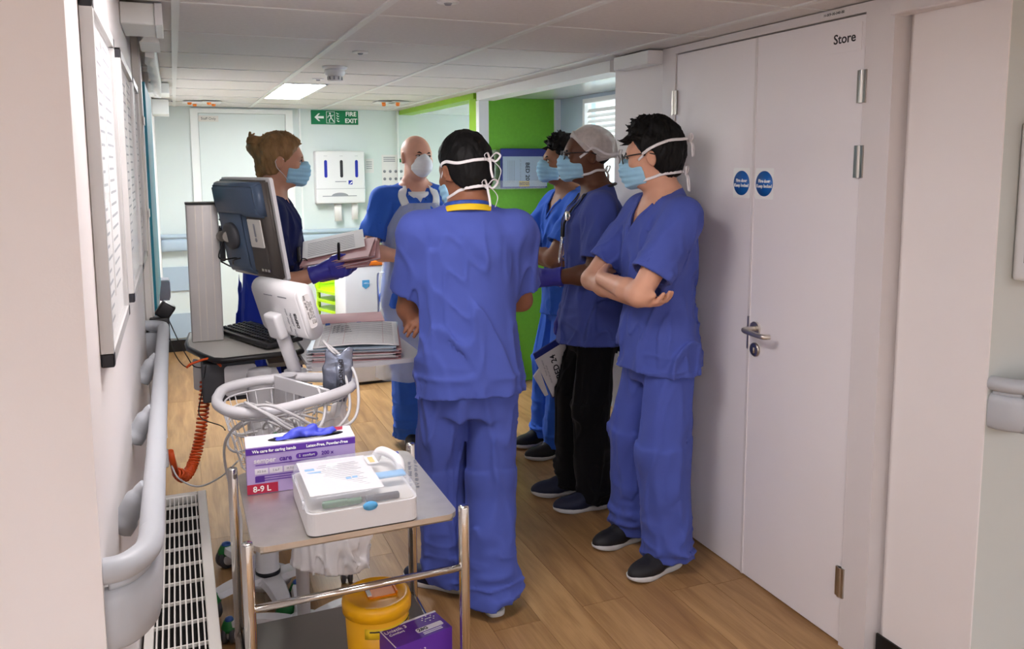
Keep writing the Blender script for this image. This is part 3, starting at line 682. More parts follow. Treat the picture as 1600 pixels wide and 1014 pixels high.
def head_parts(jaw=1., bald=False):
    P = [(ellip((0, -.014, .030), (.077, .099, .089)), 0), (ellip((0, .034, -.034), (.062*jaw, .062, .086)), .05), (ellip((0, .034, -.078), (.050*jaw, .054, .040)), .03),
         (ellip((0, .070, .024), (.052, .022, .014)), .02), (cone((0, .088, .008), (0, .108, -.028), .0085, .0125), .014), (ellip((.012, .100, -.033), (.009, .010, .008)), .008), (ellip((-.012, .100, -.033), (.009, .010, .008)), .008),
         (ellip((.044, .062, -.024), (.022, .022, .018)), .02), (ellip((-.044, .062, -.024), (.022, .022, .018)), .02), (ellip((0, .090, -.068), (.024, .010, .010)), .012)]
    u = union(P)
    def ear(s):
        Rm = np.array(Euler((R_(-14), R_(s*8), R_(-s*22))).to_matrix(), f4)
        o = ellip((s*.081, -.010, -.010), (.0085, .021, .033), Rm); i = ellip((s*.089, -.006, -.008), (.006, .012, .021), Rm)
        return lambda Q: smax(o(Q), -i(Q), .004)
    er, el = ear(1), ear(-1)
    def f(Q):
        d = u(Q)
        for s in (-1, 1): d = smax(d, -ellip((s*.031, .101, .001), (.019, .016, .0095))(Q), .010)
        d = smin(d, er(Q), .010); d = smin(d, el(Q), .010)
        return d
    return f
def wrap(f, guide, off, axis=(0, -.012)):
    """lay guide points (head frame) on the surface f"""
    G = np.array(guide, f4); A = np.stack([np.full(len(G), axis[0]), np.full(len(G), axis[1]), G[:, 2]], 1).astype(f4)
    D = G-A; D /= np.linalg.norm(D, axis=1)[:, None]; t = np.full(len(G), .22, f4)
    for _ in range(60):
        v = f((A+D*t[:, None]).astype(f4)); t = t-np.clip(v, -.01, .02)*.8
    return [Vector(p) for p in (A+D*(t+off)[:, None])], [Vector(p) for p in D]

def march(f, O, D, t0, n=50):
    """distance along D from O (inside) at which the surface f = 0 is met, coming from t0"""
    O, D = np.array(O, f4), np.array(D, f4); t = np.full(len(O), t0, f4)
    for _ in range(n): t = t-np.clip(f((O+D*t[:, None]).astype(f4)), -.01, .02)*.8
    return t
def person(cfg):
    """cfg: pos, rz (deg), s (size), limbs in the local frame (facing +Y, right hand at +X)"""
    T = thing('person', cfg['label'], 'person', (cfg['pos'][0], cfg['pos'][1], 0), R_(cfg['rz'])); s = cfg['s']; T.scale = (s, s, s)
    inv = (Matrix.Translation((cfg['pos'][0], cfg['pos'][1], 0)) @ Matrix.Rotation(R_(cfg['rz']), 4, 'Z') @ Matrix.Scale(s, 4)).inverted()
    wide = cfg.get('wide', 1.); deep = cfg.get('deep', 1.); sd = cfg.get('seed', 1.)
    SH = {1: Vector((.178*wide, cfg.get('shy', (0, 0))[0], 1.392)), -1: Vector((-.178*wide, cfg.get('shy', (0, 0))[1], 1.392))}
    ARM = {1: cfg['R'], -1: cfg['L']}
    FOOT = {}
    for sgn, k in ((1, 'footR'), (-1, 'footL')):
        x_, y_, hd_ = cfg[k]; p_ = inv @ Vector((x_, y_, 0)); FOOT[sgn] = (Vector((p_.x, p_.y, .085)), R_(hd_)-R_(cfg['rz']))
    HIP = {q: Vector((.088*q*wide, -.005, .90)) for q in (1, -1)}
    KNEE = {q: HIP[q]*.46+FOOT[q][0]*.54+Vector((math.cos(FOOT[q][1]+PI/2)*.03, math.sin(FOOT[q][1]+PI/2)*.03, .03)) for q in (1, -1)}
    hx, hy, hz = cfg.get('head', (0, .02, 1.632)); HM = Matrix.Translation((hx, hy, hz)) @ Matrix.Rotation(R_(cfg.get('hyaw', 0)), 4, 'Z') @ Matrix.Rotation(R_(cfg.get('hpitch', 0)), 4, 'X') @ Matrix.Rotation(R_(cfg.get('hroll', 0)), 4, 'Y')
    hf = head_parts(cfg.get('jaw', 1.)); HW = frame(hf, HM)
    # --- body: one continuous surface
    tors = loft([(.80, 0, 0, .13*wide, .085*deep), (.90, 0, -.005, .158*wide, .105*deep), (1.05, 0, 0, .135*wide, .092*deep), (1.22, 0, .005, .150*wide, .104*deep), (1.33, 0, .005, .158*wide, .106*deep), (1.41, 0, -.005, .150*wide, .092*deep), (1.455, 0, -.012, .105*wide, .07), (1.50, 0, -.015, .06, .058)])
    nb = HM @ Vector((0, -.025, -.075)); parts = [(tors, 0), (cone((0, -.018, 1.43), nb, .064, .055), .05), (HW, .025)]
    hands = {}
    for q in (1, -1):
        sh = SH[q]; el, wr, hd_, hn, curl = [Vector(v) if not isinstance(v, (int, float)) else v for v in ARM[q][:5]]
        mid = sh.lerp(el, .45); fm = el.lerp(wr, .3)
        parts += [(cone((q*.045, -.02, 1.452), sh, .045, .052), .04), (cone(sh, mid, .055, .048), .05), (cone(mid, el, .048, .040), .03), (cone(el, fm, .040, .0425), .02), (cone(fm, wr, .0425, .027, None), .02)]
        hands[q] = hand(wr, hd_, hn, ARM[q][5] if len(ARM[q]) > 5 else q, curl); parts += [(h_[0], h_[1]) for h_ in hands[q]]
        A_ = FOOT[q][0]; parts += [(cone(HIP[q], KNEE[q], .082, .055), .04), (cone(KNEE[q], KNEE[q].lerp(A_, .3), .052, .055), .03), (cone(KNEE[q].lerp(A_, .3), A_, .055, .036), .03)]
    bf = union(parts)
    body = mk('body', mesh_sdf(bf, (-.42, -.36, -.01), (.42, .52, 1.82), .0058), cfg['skin'], T)
    # --- scrub top
    g = cfg.get('top', {}); hem = g.get('hem', .80); gw = g.get('w', 1.)*wide; gd = g.get('d', 1.)*deep; th = .016
    rows = [(hem-.02, 0, -.002, .200*gw, .150*gd), (.90, 0, -.002, .192*gw, .143*gd), (1.05, 0, 0, .176*gw, .128*gd), (1.2, 0, .004, .180*gw, .128*gd), (1.33, 0, .004, .186*gw, .128*gd), (1.395, 0, -.004, .172*gw, .114*gd), (1.440, 0, -.012, .125*wide, .090), (1.485, 0, -.015, .085, .074), (1.51, 0, -.015, .065, .066)]
    lo_, sl = loft(rows, cap=False), {}
    for q in (1, -1):
        sh = SH[q]; el = Vector(ARM[q][0]); fr = g.get('sleeve', .74); e_ = sh.lerp(el, fr); in_ = sh-(el-sh).normalized()*.02
        sl[q] = (in_, e_, .066, g.get('cuff', .076))
    sa = g.get('fold', .0125)
    def top_outer(P, grow=0., ext=0., fo=0., arms=True):
        d = lo_(P)-grow+fo
        for q in (1, -1): d = smin(d, cone((q*.05, -.016, 1.448), SH[q], .052+grow, .064+grow)(P)+fo, .045)
        if arms:
            for q in (1, -1):
                a_, b_, r1, r2 = sl[q]; n_ = (b_-a_).normalized(); d = smin(d, np.maximum(cone(a_, b_+n_*.06, r1+grow, r2+(r2-r1)*.2+grow)(P)+fo, (P-V3(b_))@V3(n_)-ext), .040)
        return d
    def top_f(P):
        fo = folds(P, (8, 8, 4.6), sa, sd, (5.5, 3.0))*np.clip((1.47-P[:, 2])/.12, .15, 1)
        fo = fo+folds(P, (4, 4, 9), sa*.7, sd+3)*np.clip((1.02-P[:, 2])/.2, 0, 1)
        o = top_outer(P, fo=fo); i = top_outer(P, -th, .008, fo=fo); d = np.maximum(o, -i)
        d = smax(d, P[:, 2]-1.488+.38*P[:, 1], .006); d = smax(d, (hem+.012*np.sin(P[:, 0]*9+sd)-P[:, 2]), .004)
        ax = np.abs(P[:, 0]); d = smax(d, -ellip((0, -.008, 1.515), (.072, .074, .052))(P), .006)
        if g.get('vneck', True): d = smax(d, -np.maximum(-(P[:, 1]-.0), (g.get('v', 1.35)+1.55*ax-P[:, 2])*.55), .004)
        if g.get('slit', False): d = smax(d, -np.maximum(np.maximum(np.abs(P[:, 1])-.004, P[:, 2]-hem-.10), .12-ax), .003)
        return d
    top = mk(g.get('name', 'scrub_top'), mesh_sdf(top_f, (-.46, -.36, hem-.05), (.46, .46, 1.56), .0066), g.get('mat', 'scrub'), T)
    # neckline binding and chest pocket
    if g.get('vneck', True):
        pts = []
        for k in range(25):
            u = -1+2*k/24; x_ = u*.068; z_ = g.get('v', 1.35)+1.55*abs(x_)+.004; pts.append((x_, z_))
        yy_ = march(top_outer, [(x_, 0, min(z_, 1.47)) for x_, z_ in pts], [(0, 1, 0)]*len(pts), .25)
        V = [(p_[0], y_-.002, p_[1]) for p_, y_ in zip(pts, yy_)]
        V = [v for v in V if v[2] < 1.462]
        if len(V) > 4: mk('neck_binding', tube(V, .004, 6, flat=(.016, .008), normal=[(0, 1, .3)]*len(V)), g.get('mat', 'scrub'), top)
    # --- trousers
    tr = cfg.get('trousers', {}); tm_ = tr.get('mat', 'scrub'); tw = tr.get('w', 1.); hemz = tr.get('hem', .045)
    pel = loft([(.74, 0, -.002, .150*wide, .108), (.82, 0, -.004, .170*wide, .122*deep), (.88, 0, 0, .158*wide, .108*deep), (1.04, 0, 0, .135*wide, .09*deep)], cap=True)
    fa = tr.get('fold', .0125)
    def tr_outer(P, grow=0., ext=0.):
        d = pel(P)-grow
        for q in (1, -1):
            A_ = FOOT[q][0]; bk = V3((-math.sin(0), 0, 0)); k_ = KNEE[q]; fz = Vector((A_.x, A_.y-.0, hemz)); back = Vector((math.cos(FOOT[q][1]+PI/2), math.sin(FOOT[q][1]+PI/2), 0))*-.012
            d = smin(d, cone(HIP[q]-Vector((0, 0, .05)), k_, (.094*wide)*tw+grow, .090*tw+grow)(P), .03 if q == 1 else .008)
            d = smin(d, flatcone(k_, fz+back, .090*tw+grow, .094*tw+grow, .02, ext)(P), .03)
        return d
    def tr_f(P):
        lowz = np.clip((.34-P[:, 2])/.25, 0, 1)
        fo = folds(P, (8, 8, 2.4), fa, sd+11, (2, 3))*(1-.3*lowz)+folds(P, (4, 4, 11), fa*1.3, sd+17)*lowz
        o = tr_outer(P)+fo; i = tr_outer(P, -.017, .008)+fo; d = np.maximum(o, -i)
        return np.maximum(d, hemz-P[:, 2])
    mk('trousers', mesh_sdf(tr_f, (-.36, -.34, -.01), (.36, .36, 1.06), .0070), tm_, T)
    # --- shoes
    shm = cfg.get('shoe', 'shoe_black')
    for q in (1, -1):
        A_, yw = FOOT[q]; M = Matrix.Translation((A_.x, A_.y, 0)) @ Matrix.Rotation(yw, 4, 'Z') @ Matrix.Diagonal((q, 1, 1, 1))
        out = [(-.035, -.055), (-.040, -.01), (-.038, .05), (-.046, .11), (-.045, .155), (-.030, .190), (.002, .203), (.030, .188), (.043, .15), (.044, .10), (.036, .04), (.038, -.02), (.033, -.058), (.015, -.076), (-.018, -.076)]
        so = [Vector((p[0], p[1], 0)) for p in out]; so = spline(so+[so[0]], 4)[:-1]
        b = bmesh.new(); rg = []
        for zz, k_ in ((0, .93), (.005, .985), (.016, 1.0), (.023, .96)):
            rg.append([b.verts.new((p.x*k_, (p.y-.06)*k_+.06, zz+max(0, p.y-.12)*.16*(1 if zz < .02 else .7))) for p in so])
        for A2, B2 in zip(rg, rg[1:]):
            for k in range(len(so)): f_ = b.faces.new((A2[k], A2[(k+1) % len(so)], B2[(k+1) % len(so)], B2[k])); f_.smooth = True
        b.faces.new(rg[0][::-1]); b.faces.new(rg[-1]); bmesh.ops.recalc_face_normals(b, faces=b.faces)
        up = union([(ellip((0, -.022, .050), (.038, .055, .048)), 0), (ellip((0, .105, .034), (.046, .098, .040)), .03), (cone((0, -.005, .075), (0, .06, .055), .036, .036), .03), (cone((0, -.012, .08), (0, -.015, .105), .036, .034), .02)])
        hole = cone((0, -.014, .085), (0, -.016, .14), .027, .030)
        def shoe_f(P, up=up, hole=hole): return smax(np.maximum(up(P), .016-P[:, 2]), -hole(P), .005)
        me = mesh_sdf(shoe_f, (-.06, -.1, 0), (.06, .22, .15), .005)
        so_ = mk('shoe', me, shm, T); so_.matrix_local = M
        mk('sole', b, 'sole_white', so_)
        mk('laces', merge(*[tube([(-.022, .045+.018*k, .088-.010*k), (0, .049+.018*k, .096-.010*k), (.022, .045+.018*k, .088-.010*k)], .0028, 6) for k in range(4)]), shm, so_)
    # --- head details
    H = bpy.data.objects.new('head_details', None)
    bpy.data.objects.remove(H)
    def hpart(name, me, m, par=None):
        o = mk(name, me, m, par or T); 
        if par is None: o.matrix_local = HM
        return o
    for q in (-1, 1):
        e_ = hpart('eye', xf(lathe([(0, -.0118)]+[(.0118*math.cos(a), .0118*math.sin(a)) for a in np.linspace(-1.4, 1.4, 9)]+[(0, .0118)], 16), (q*.031, .0795, .001)), 'eye_white')
        gz = cfg.get('gaze', 0.)
        mk('iris', xf(lathe([(0, -.001), (.0058, -.001), (.0052, .0015), (0, .002)], 14), (q*.031+.0113*math.sin(gz), .0795+.0113*math.cos(gz), .002), (-PI/2, 0, -gz)), 'iris', e_)
        hpart('eyelid', tube([(q*.016, .0905, .004), (q*.024, .0925, .0085), (q*.033, .0925, .0095), (q*.041, .089, .007), (q*.047, .083, .002)], [.0012, .0018, .002, .0018, .0012], 6), 'stubble')
        if cfg.get('brows', True):
            hpart('eyebrow', tube([(q*.014, .0945, .018), (q*.030, .0935, .023), (q*.046, .081, .019)], [.004, .0048, .0025], 6), cfg.get('brow', 'hair_black'))
    hair = cfg.get('hair', {}); hs = hf
    if hair.get('kind') in ('short', 'bun'):
        tk = hair.get('t', .016); tp = hair.get('top', .0); am = hair.get('amp', .006); fl_ = hair.get('line', .022); nape = hair.get('nape', -.088)
        base = ellip((0, -.016, .032), (.078+tk, .100+tk, .090+tk)); crown = ellip((0, -.005, .075), (.070, .085, .05+tk+tp)); lowb = ellip((0, -.040, -.035), (.066+tk*.5, .060+tk*.7, .075))
        tufts = []
        rnd = random.Random(int(sd*100))
        for k in range(hair.get('tufts', 0)):
            az = rnd.uniform(-1.3, 1.3) if hair.get('front') else rnd.uniform(-PI, PI); elv = rnd.uniform(.25, 1.35)
            d_ = Vector((math.sin(az)*math.cos(elv), math.cos(az)*math.cos(elv), math.sin(elv))); p_ = Vector((d_.x*(.076+tk*.6), d_.y*(.098+tk*.6)-.014, d_.z*(.09+tk+tp*.6)+.032))
            tg = (d_*.5+Vector((rnd.uniform(-.7, .7), rnd.uniform(.1, 1.), rnd.uniform(-.5, .5)))).normalized()
            tufts.append(cone(p_-tg*.012, p_+tg*rnd.uniform(.012, .030)*hair.get('tl', 1.), .0085, .0022))
        def hair_f(P):
            d = smin(smin(base(P), crown(P), .03), lowb(P), .03)
            q_ = P-np.array((0, -.014, .05), f4); az = np.arctan2(q_[:, 0], q_[:, 1]+1e-6); el_ = np.arctan2(q_[:, 2], np.sqrt(q_[:, 0]**2+q_[:, 1]**2))
            N = np.stack([np.cos(az)*5+el_*2, np.sin(az)*5, el_*2.2+sd], 1).astype(f4)
            d = d+vnoise(N)*am+vnoise(N*np.array((4.2, 4.2, 1.4), f4)+9)*am*.55
            front = P[:, 1]-fl_-.68*(P[:, 2]-.030)-.010*vnoise(P*45+sd)
            d = smax(d, front, .014); d = smax(d, nape-P[:, 2]+.006*vnoise(P*60), .012)
            d = np.maximum(d, -np.maximum(ellip((.086, -.004, -.012), (.02, .023, .034))(P), -1)) if hair.get('ears', True) else d
            d = np.maximum(d, -ellip((-.086, -.004, -.012), (.02, .023, .034))(P)) if hair.get('ears', True) else d
            for t_ in tufts: d = smin(d, t_(P), .008)
            return d
        if hair['kind'] == 'bun':
            bun = [(ellip((0, -.125, .070), (.042, .036, .040)), .015), (ellip((.02, -.14, .085), (.026, .022, .022)), .012), (ellip((-.02, -.142, .05), (.026, .022, .024)), .012), (cone((0, -.10, .03), (0, -.12, .06), .04, .03), .03)]
            for k in range(9):
                a = k*2.1; p_ = Vector((.030*math.cos(a), -.135+.012*math.sin(2*a), .07+.030*math.sin(a))); t_ = Vector((math.cos(a)*.5, -.5+rnd.random(), math.sin(a))).normalized(); bun.append((cone(p_, p_+t_*.032, .011, .003), .008))
            bun += [(cone((.01, -.10, -.03), (.015, -.098, -.105), .022, .012), .02), (cone((-.02, -.10, -.03), (-.02, -.095, -.095), .02, .010), .02)]
            f0 = hair_f; fb = union(bun)
            def hair_f(P, f0=f0, fb=fb):
                return smin(f0(P), fb(P)+vnoise(P*np.array((70, 70, 160), f4))*.0035, .018)
        ho = hpart('hair', mesh_sdf(hair_f, (-.14, -.20, -.13), (.14, .15, .21), .0042), hair['mat'])
        hs = lambda P: np.minimum(hf(P), hair_f(P))
    elif hair.get('kind') == 'cap':
        cap0 = ellip((0, -.022, .040), (.086, .110, .094)); back = ellip((0, -.085, -.01), (.068, .045, .055))
        def cap_f(P):
            o = smin(cap0(P), back(P), .04)+vnoise(P*np.array((22, 22, 14), f4))*.0042; front = P[:, 1]-.030-.72*(P[:, 2]-.030)
            d = smax(o, front, .006); return smax(d, -.045-.25*P[:, 1]-P[:, 2], .006)
        co = hpart('surgical_cap', mesh_sdf(cap_f, (-.12, -.16, -.1), (.12, .13, .17), .004), 'net_cap')
        hs0 = lambda P: smin(cap0(P), back(P), .04); hs = lambda P: np.minimum(hf(P), hs0(P)-.002)
        und = ellip((0, -.018, .026), (.080, .101, .088))
        def under_f(P): return smax(smax(und(P)+vnoise(P*60)*.002, P[:, 1]-.0-.68*(P[:, 2]-.030), .01), -.075-P[:, 2], .01)
        hpart('hair', mesh_sdf(under_f, (-.12, -.16, -.1), (.12, .13, .17), .005), hair['mat'])
        rim = []
        for k in range(33):
            a = -PI+2*PI*k/32; yy = math.cos(a); rim.append((.1*math.sin(a), .12*yy-.02, .075*max(yy, -.35)+.012+.02*max(0, yy)))
        Pt, _ = wrap(hs0, rim, .001); mk('elastic', tube(Pt, .0045, 6), 'net_cap', co)
    # --- mask
    mk_ = cfg.get('mask', 'surgical'); mm = cfg.get('mask_mat', 'mask_blue')
    if mk_ == 'surgical':
        mo = union([(ellip((0, .040, -.050), (.069, .076, .068)), 0), (ellip((0, .093, -.038), (.034, .039, .054)), .045), (ellip((0, .052, -.095), (.050, .060, .036)), .03)])
        def mask_f(P):
            pl = np.sin((P[:, 2]+.01)*2*PI/.022)*.0019*np.clip((P[:, 1]-.02)/.03, 0, 1); o = mo(P)+pl+vnoise(P*38+sd)*.0012; d = o
            d = smax(d, .030+.16*(P[:, 2]+.05)-P[:, 1], .004); top_ = P[:, 2]-.006+np.abs(P[:, 0])*.42; d = smax(d, top_, .004)
            return smax(d, -.118+np.abs(P[:, 0])*.35-P[:, 2], .004)
        mo_ = hpart('face_mask', mesh_sdf(mask_f, (-.09, -.01, -.15), (.09, .15, .03), .0040), mm)
        mk('nose_wire', tube([(q*.040, mo_y, -.014+.0) for q, mo_y in ((-1, .088), (-.6, .112), (0, .130), (.6, .112), (1, .088))], .0016, 6), 'tie_white', mo_)
    else:
        mo = union([(ellip((0, .060, -.048), (.060, .058, .066)), 0), (ellip((0, .105, -.046), (.034, .034, .040)), .04), (cone((0, .092, .004), (0, .112, -.03), .014, .02), .02)])
        def mask_f(P):
            o = mo(P)+np.abs(P[:, 2]+.045)*.0-.002*np.exp(-((P[:, 2]+.020)/.005)**2)-.002*np.exp(-((P[:, 2]+.072)/.005)**2); d = o
            d = smax(d, .046+.12*(P[:, 2]+.05)-P[:, 1], .004); return smax(d, P[:, 2]-.020+np.abs(P[:, 0])*.55, .004)
        mo_ = hpart('respirator_mask', mesh_sdf(mask_f, (-.09, -.01, -.15), (.09, .16, .04), .0040), 'mask_white')
        mk('printed_mark', box(-.016, .016, .1325, .1335, -.066, -.058), 'ink_grey', mo_)
    ties = cfg.get('ties', 'ties'); mt = 'tie_white'
    R3_ = np.array(HM.to_3x3(), f4); t3_ = np.array(HM.translation, f4); hsb = lambda Q: np.minimum(hs(Q), bf((Q@R3_.T+t3_).astype(f4)))
    def strap(gd_, wd, nm='mask_tie', m_=mt, off=.0022):
        gd_ = [tuple(p) for p in spline(gd_, 6)]; Pt, Nn = wrap(hsb, gd_, off); return mk(nm, tube(Pt, .003, 8, flat=(wd, .0022), normal=Nn), m_, mo_)
    if ties == 'ties':
        hi, lw = cfg.get('tie_hi', .045), cfg.get('tie_lo', -.075)
        for q in (-1, 1):
            strap([(q*.064, .036, -.010), (q*.078, .010, .012), (q*.085, -.02, .030), (q*.07, -.07, hi), (q*.03, -.105, hi), (0, -.11, hi)], .011)
            strap([(q*.056, .034, -.088), (q*.070, .0, -.082), (q*.072, -.04, lw), (q*.05, -.08, lw), (0, -.10, lw)], .011)
        for zz, nm in ((hi, 1), (lw, 2)):
            (kp,), _ = wrap(hsb, [(0.012*cfg.get('knot', 1), -.11, zz)], .004); rr = random.Random(nm+int(sd*7))
            kn = [tube(spline([kp, kp+Vector((.018*q, -.016, .018)), kp+Vector((.034*q, -.018, .002+.012*rr.random())), kp+Vector((.016*q, -.010, -.010)), kp], 6), .002, 6, flat=(.008, .002)) for q in (-1, 1)]
            kn += [tube(spline([kp, kp+Vector((.012*q, -.016, -.020)), kp+Vector((.020*q+.01*rr.random(), -.016, -.045)), kp+Vector((.010*q, -.014, -.066-.02*rr.random()))], 6), .002, 6, flat=(.009, .002)) for q in (-1, 1)]
            kn.append(xf(lathe([(0, -.006), (.005, -.005), (.007, 0), (.005, .005), (0, .006)], 10), kp)); mk('tie_bow', merge(*kn), mt, mo_)
    elif ties == 'loops':
        for q in (-1, 1):
            mk('ear_loop', merge(tube(spline([(q*.064, .040, -.016), (q*.074, .015, .004), (q*.083, -.012, .014), (q*.083, -.028, -.005)], 6), .0016, 6), tube(spline([(q*.057, .034, -.092), (q*.070, .008, -.06), (q*.082, -.018, -.034), (q*.083, -.028, -.005)], 6), .0016, 6)), mt, mo_)
    if cfg.get('glasses'):
        gl = []
        for q in (-1, 1):
            gl.append(tube([Vector((q*.033+.024*math.cos(a), .112-abs(math.cos(a)*.5+q*.5)*.006, .002+.019*math.sin(a)*(1 if math.sin(a) > 0 else .95))) for a in np.linspace(0, 2*PI, 24, endpoint=False)], .0022, 6, closed=True))
            gl.append(tube([(q*.058, .104, .010), (q*.078, .06, .012), (q*.087, .0, .012), (q*.089, -.03, .0)], .0024, 6))
        gl.append(tube([(-.010, .113, .004), (0, .116, .007), (.010, .113, .004)], .002, 6)); go = hpart('glasses', merge(*gl), 'black_plastic')
        for q in (-1, 1): mk('lens', xf(lathe([(0, 0), (.023, 0), (.023, .001), (0, .001)], 20), (q*.033, .1105, .002), (PI/2, 0, 0)), 'clear_lens', go)
    # --- gloves
    for q in (1, -1):
        gm = cfg.get('gloves')
        if gm:
            el, wr, hd_ = Vector(ARM[q][0]), Vector(ARM[q][1]), Vector(ARM[q][2])
            hl = hand(wr, hd_, ARM[q][3], ARM[q][5] if len(ARM[q]) > 5 else q, ARM[q][4]); cu = wr.lerp(el, .26)
            fg = union([(flatcone(wr+(wr-el).normalized()*.03, cu, .030, .040), 0)]+[(h_[0], h_[1]+.003) for h_ in hl])
            c0 = np.array(wr+hd_.normalized()*.05); mk('glove', mesh_sdf(lambda P, fg=fg: fg(P)-.0035+vnoise(P*55)*.0016, c0-.19, c0+.19, .0046), gm, T)
    return dict(T=T, HM=HM, top=top_outer, torso=lambda P: top_outer(P, arms=False), body=bf, s=s, hs=hs, mask=mo_)

def surf_y(P, x, z, sign=1):
    """y of the garment surface of person P in front (sign 1) or behind (-1) at local x, z"""
    return float(march(P['top'], [(x, 0, z)], [(0, sign, 0)], .3)[0])*sign
FOLD_R = ((.205, .20, 1.125), (-.14, .155, 1.09), (-.85, -.45, .02), (.25, .1, 1), .35, 1)
FOLD_L = ((-.215, .185, 1.125), (.06, .215, 1.15), (1, -.65, -.25), (0, -1, .1), .3, -1)
PEOPLE = {}
PEOPLE['back'] = person(dict(label='person in blue scrubs seen from behind, arms folded, yellow lanyard at the neck', pos=(.932, 2.66), rz=-14, s=.975, skin='skin_brown', seed=1.3, wide=1.0,
    R=((.215, .13, 1.125), (-.11, .135, 1.09), (-.75, -.65, -.12), (-.2, .3, -1), .45, 1), L=((-.212, .10, 1.11), (.06, .225, 1.15), (1, -.1, .05), (0, -1, .1), .4, -1),
    footR=(.992, 2.60, -8), footL=(.895, 2.79, 46), head=(-.005, .03, 1.612), hyaw=30, hpitch=-14, shoe='shoe_navy', hair=dict(kind='short', mat='hair_black', t=.013, top=.004, amp=.0035), top=dict(mat='scrub', v=1.40, hem=.815), trousers=dict(mat='scrub'), knot=1.5, tie_hi=.012))
PEOPLE['wall'] = person(dict(label='person in blue scrubs with arms folded leaning by the store door', pos=(1.738, 2.70), rz=84, s=1.0, skin='skin_pale', seed=2.1, R=FOLD_R, L=FOLD_L,
    footR=(1.73, 2.87, 100), footL=(1.73, 2.60, 104), head=(0, .035, 1.625), hyaw=-36, hpitch=-8, glasses=True, shoe='shoe_black', hair=dict(kind='short', mat='hair_black', t=.018, top=.012, amp=.007, tufts=70, tl=1.5, front=True, nape=-.095, line=.034), top=dict(mat='scrub', v=1.335, hem=.79), trousers=dict(mat='scrub', w=1.04)))
PEOPLE['cap'] = person(dict(label='person in a white net cap, blue scrub top and black trousers with a stethoscope', pos=(1.765, 3.28), rz=70, s=1.0, skin='skin_dark', seed=3.7, wide=1.03, deep=1.1,
    L=((-.215, .03, 1.12), (-.155, .215, 1.10), (.12, 1, -.12), (.7, .0, -.5), .35, -1), R=((.245, -.01, 1.12), (.235, .10, .885), (0, .25, -1), (-1, 0, 0), .55, -1),
    footR=(1.72, 3.42, 82), footL=(1.74, 3.22, 85), head=(0, .04, 1.635), hyaw=2, hpitch=-2, glasses=True, gloves='glove_violet', shoe='shoe_navy', hair=dict(kind='cap', mat='hair_black'), top=dict(mat='scrub_dusk', v=1.36, hem=.78), trousers=dict(mat='black_cloth', w=.93), tie_hi=.0, tie_lo=-.07))
PEOPLE['folder'] = person(dict(label='person in blue scrubs with dark hair and folded arms farthest along the right wall', pos=(1.975, 3.98), rz=88, s=.985, skin='skin_tan', seed=4.4, R=FOLD_R, L=FOLD_L,
    footR=(1.89, 4.12, 100), footL=(1.88, 3.90, 92), head=(0, .04, 1.630), hyaw=-6, hpitch=4, gaze=.3, shoe='shoe_black', hair=dict(kind='short', mat='hair_black', t=.016, top=.020, amp=.008, tufts=70, tl=1.4, front=True, line=.042), top=dict(mat='scrub_vivid', v=1.32, hem=.80), trousers=dict(mat='scrub_vivid'), tie_hi=.01))
PEOPLE['apron'] = person(dict(label='bald person in blue scrubs under a clear plastic apron and white respirator', pos=(1.255, 4.45), rz=176, s=1.0, skin='skin_light', seed=5.2, wide=1.08, deep=1.12,
    R=((.275, .05, 1.12), (.085, .255, 1.095), (-1, .25, -.05), (0, -.6, .3), .45, 1), L=((-.275, .05, 1.12), (-.06, .245, 1.10), (1, .3, -.1), (0, -.6, .3), .45, -1),
    footR=(1.19, 4.40, 172), footL=(1.38, 4.42, 185), head=(0, .035, 1.635), hyaw=15, hpitch=1, hroll=-3, gaze=-.35, mask='cup', ties='none', brow='stubble', gloves='glove_blue', shoe='shoe_black', top=dict(mat='scrub_vivid', v=1.37, hem=.80), trousers=dict(mat='scrub_vivid')))
PEOPLE['files'] = person(dict(label='person with fair hair in a bun and navy tunic holding pink files', pos=(.43, 3.98), rz=-103, s=.985, skin='skin_fair', seed=6.1, wide=.95,
    R=((.225, .03, 1.065), (.235, .235, 1.135), (-.12, 1, .10), (-1, -.1, .1), .5, 1), L=((-.215, .05, 1.06), (-.10, .255, 1.08), (.2, 1, .1), (0, .1, 1), .45, 1),
    footR=(.42, 3.90, -100), footL=(.45, 4.08, -105), head=(0, .045, 1.64), hyaw=5, hpitch=-4, ties='loops', gloves='glove_violet', shoe='shoe_black', brow='hair_blond', jaw=.93, hair=dict(kind='bun', mat='hair_blond', t=.010, amp=.007, nape=-.07, line=.045, tufts=26), top=dict(name='tunic', mat='navy_tunic', v=1.38, hem=.72, d=.98), trousers=dict(mat='navy_tunic', w=.9)))
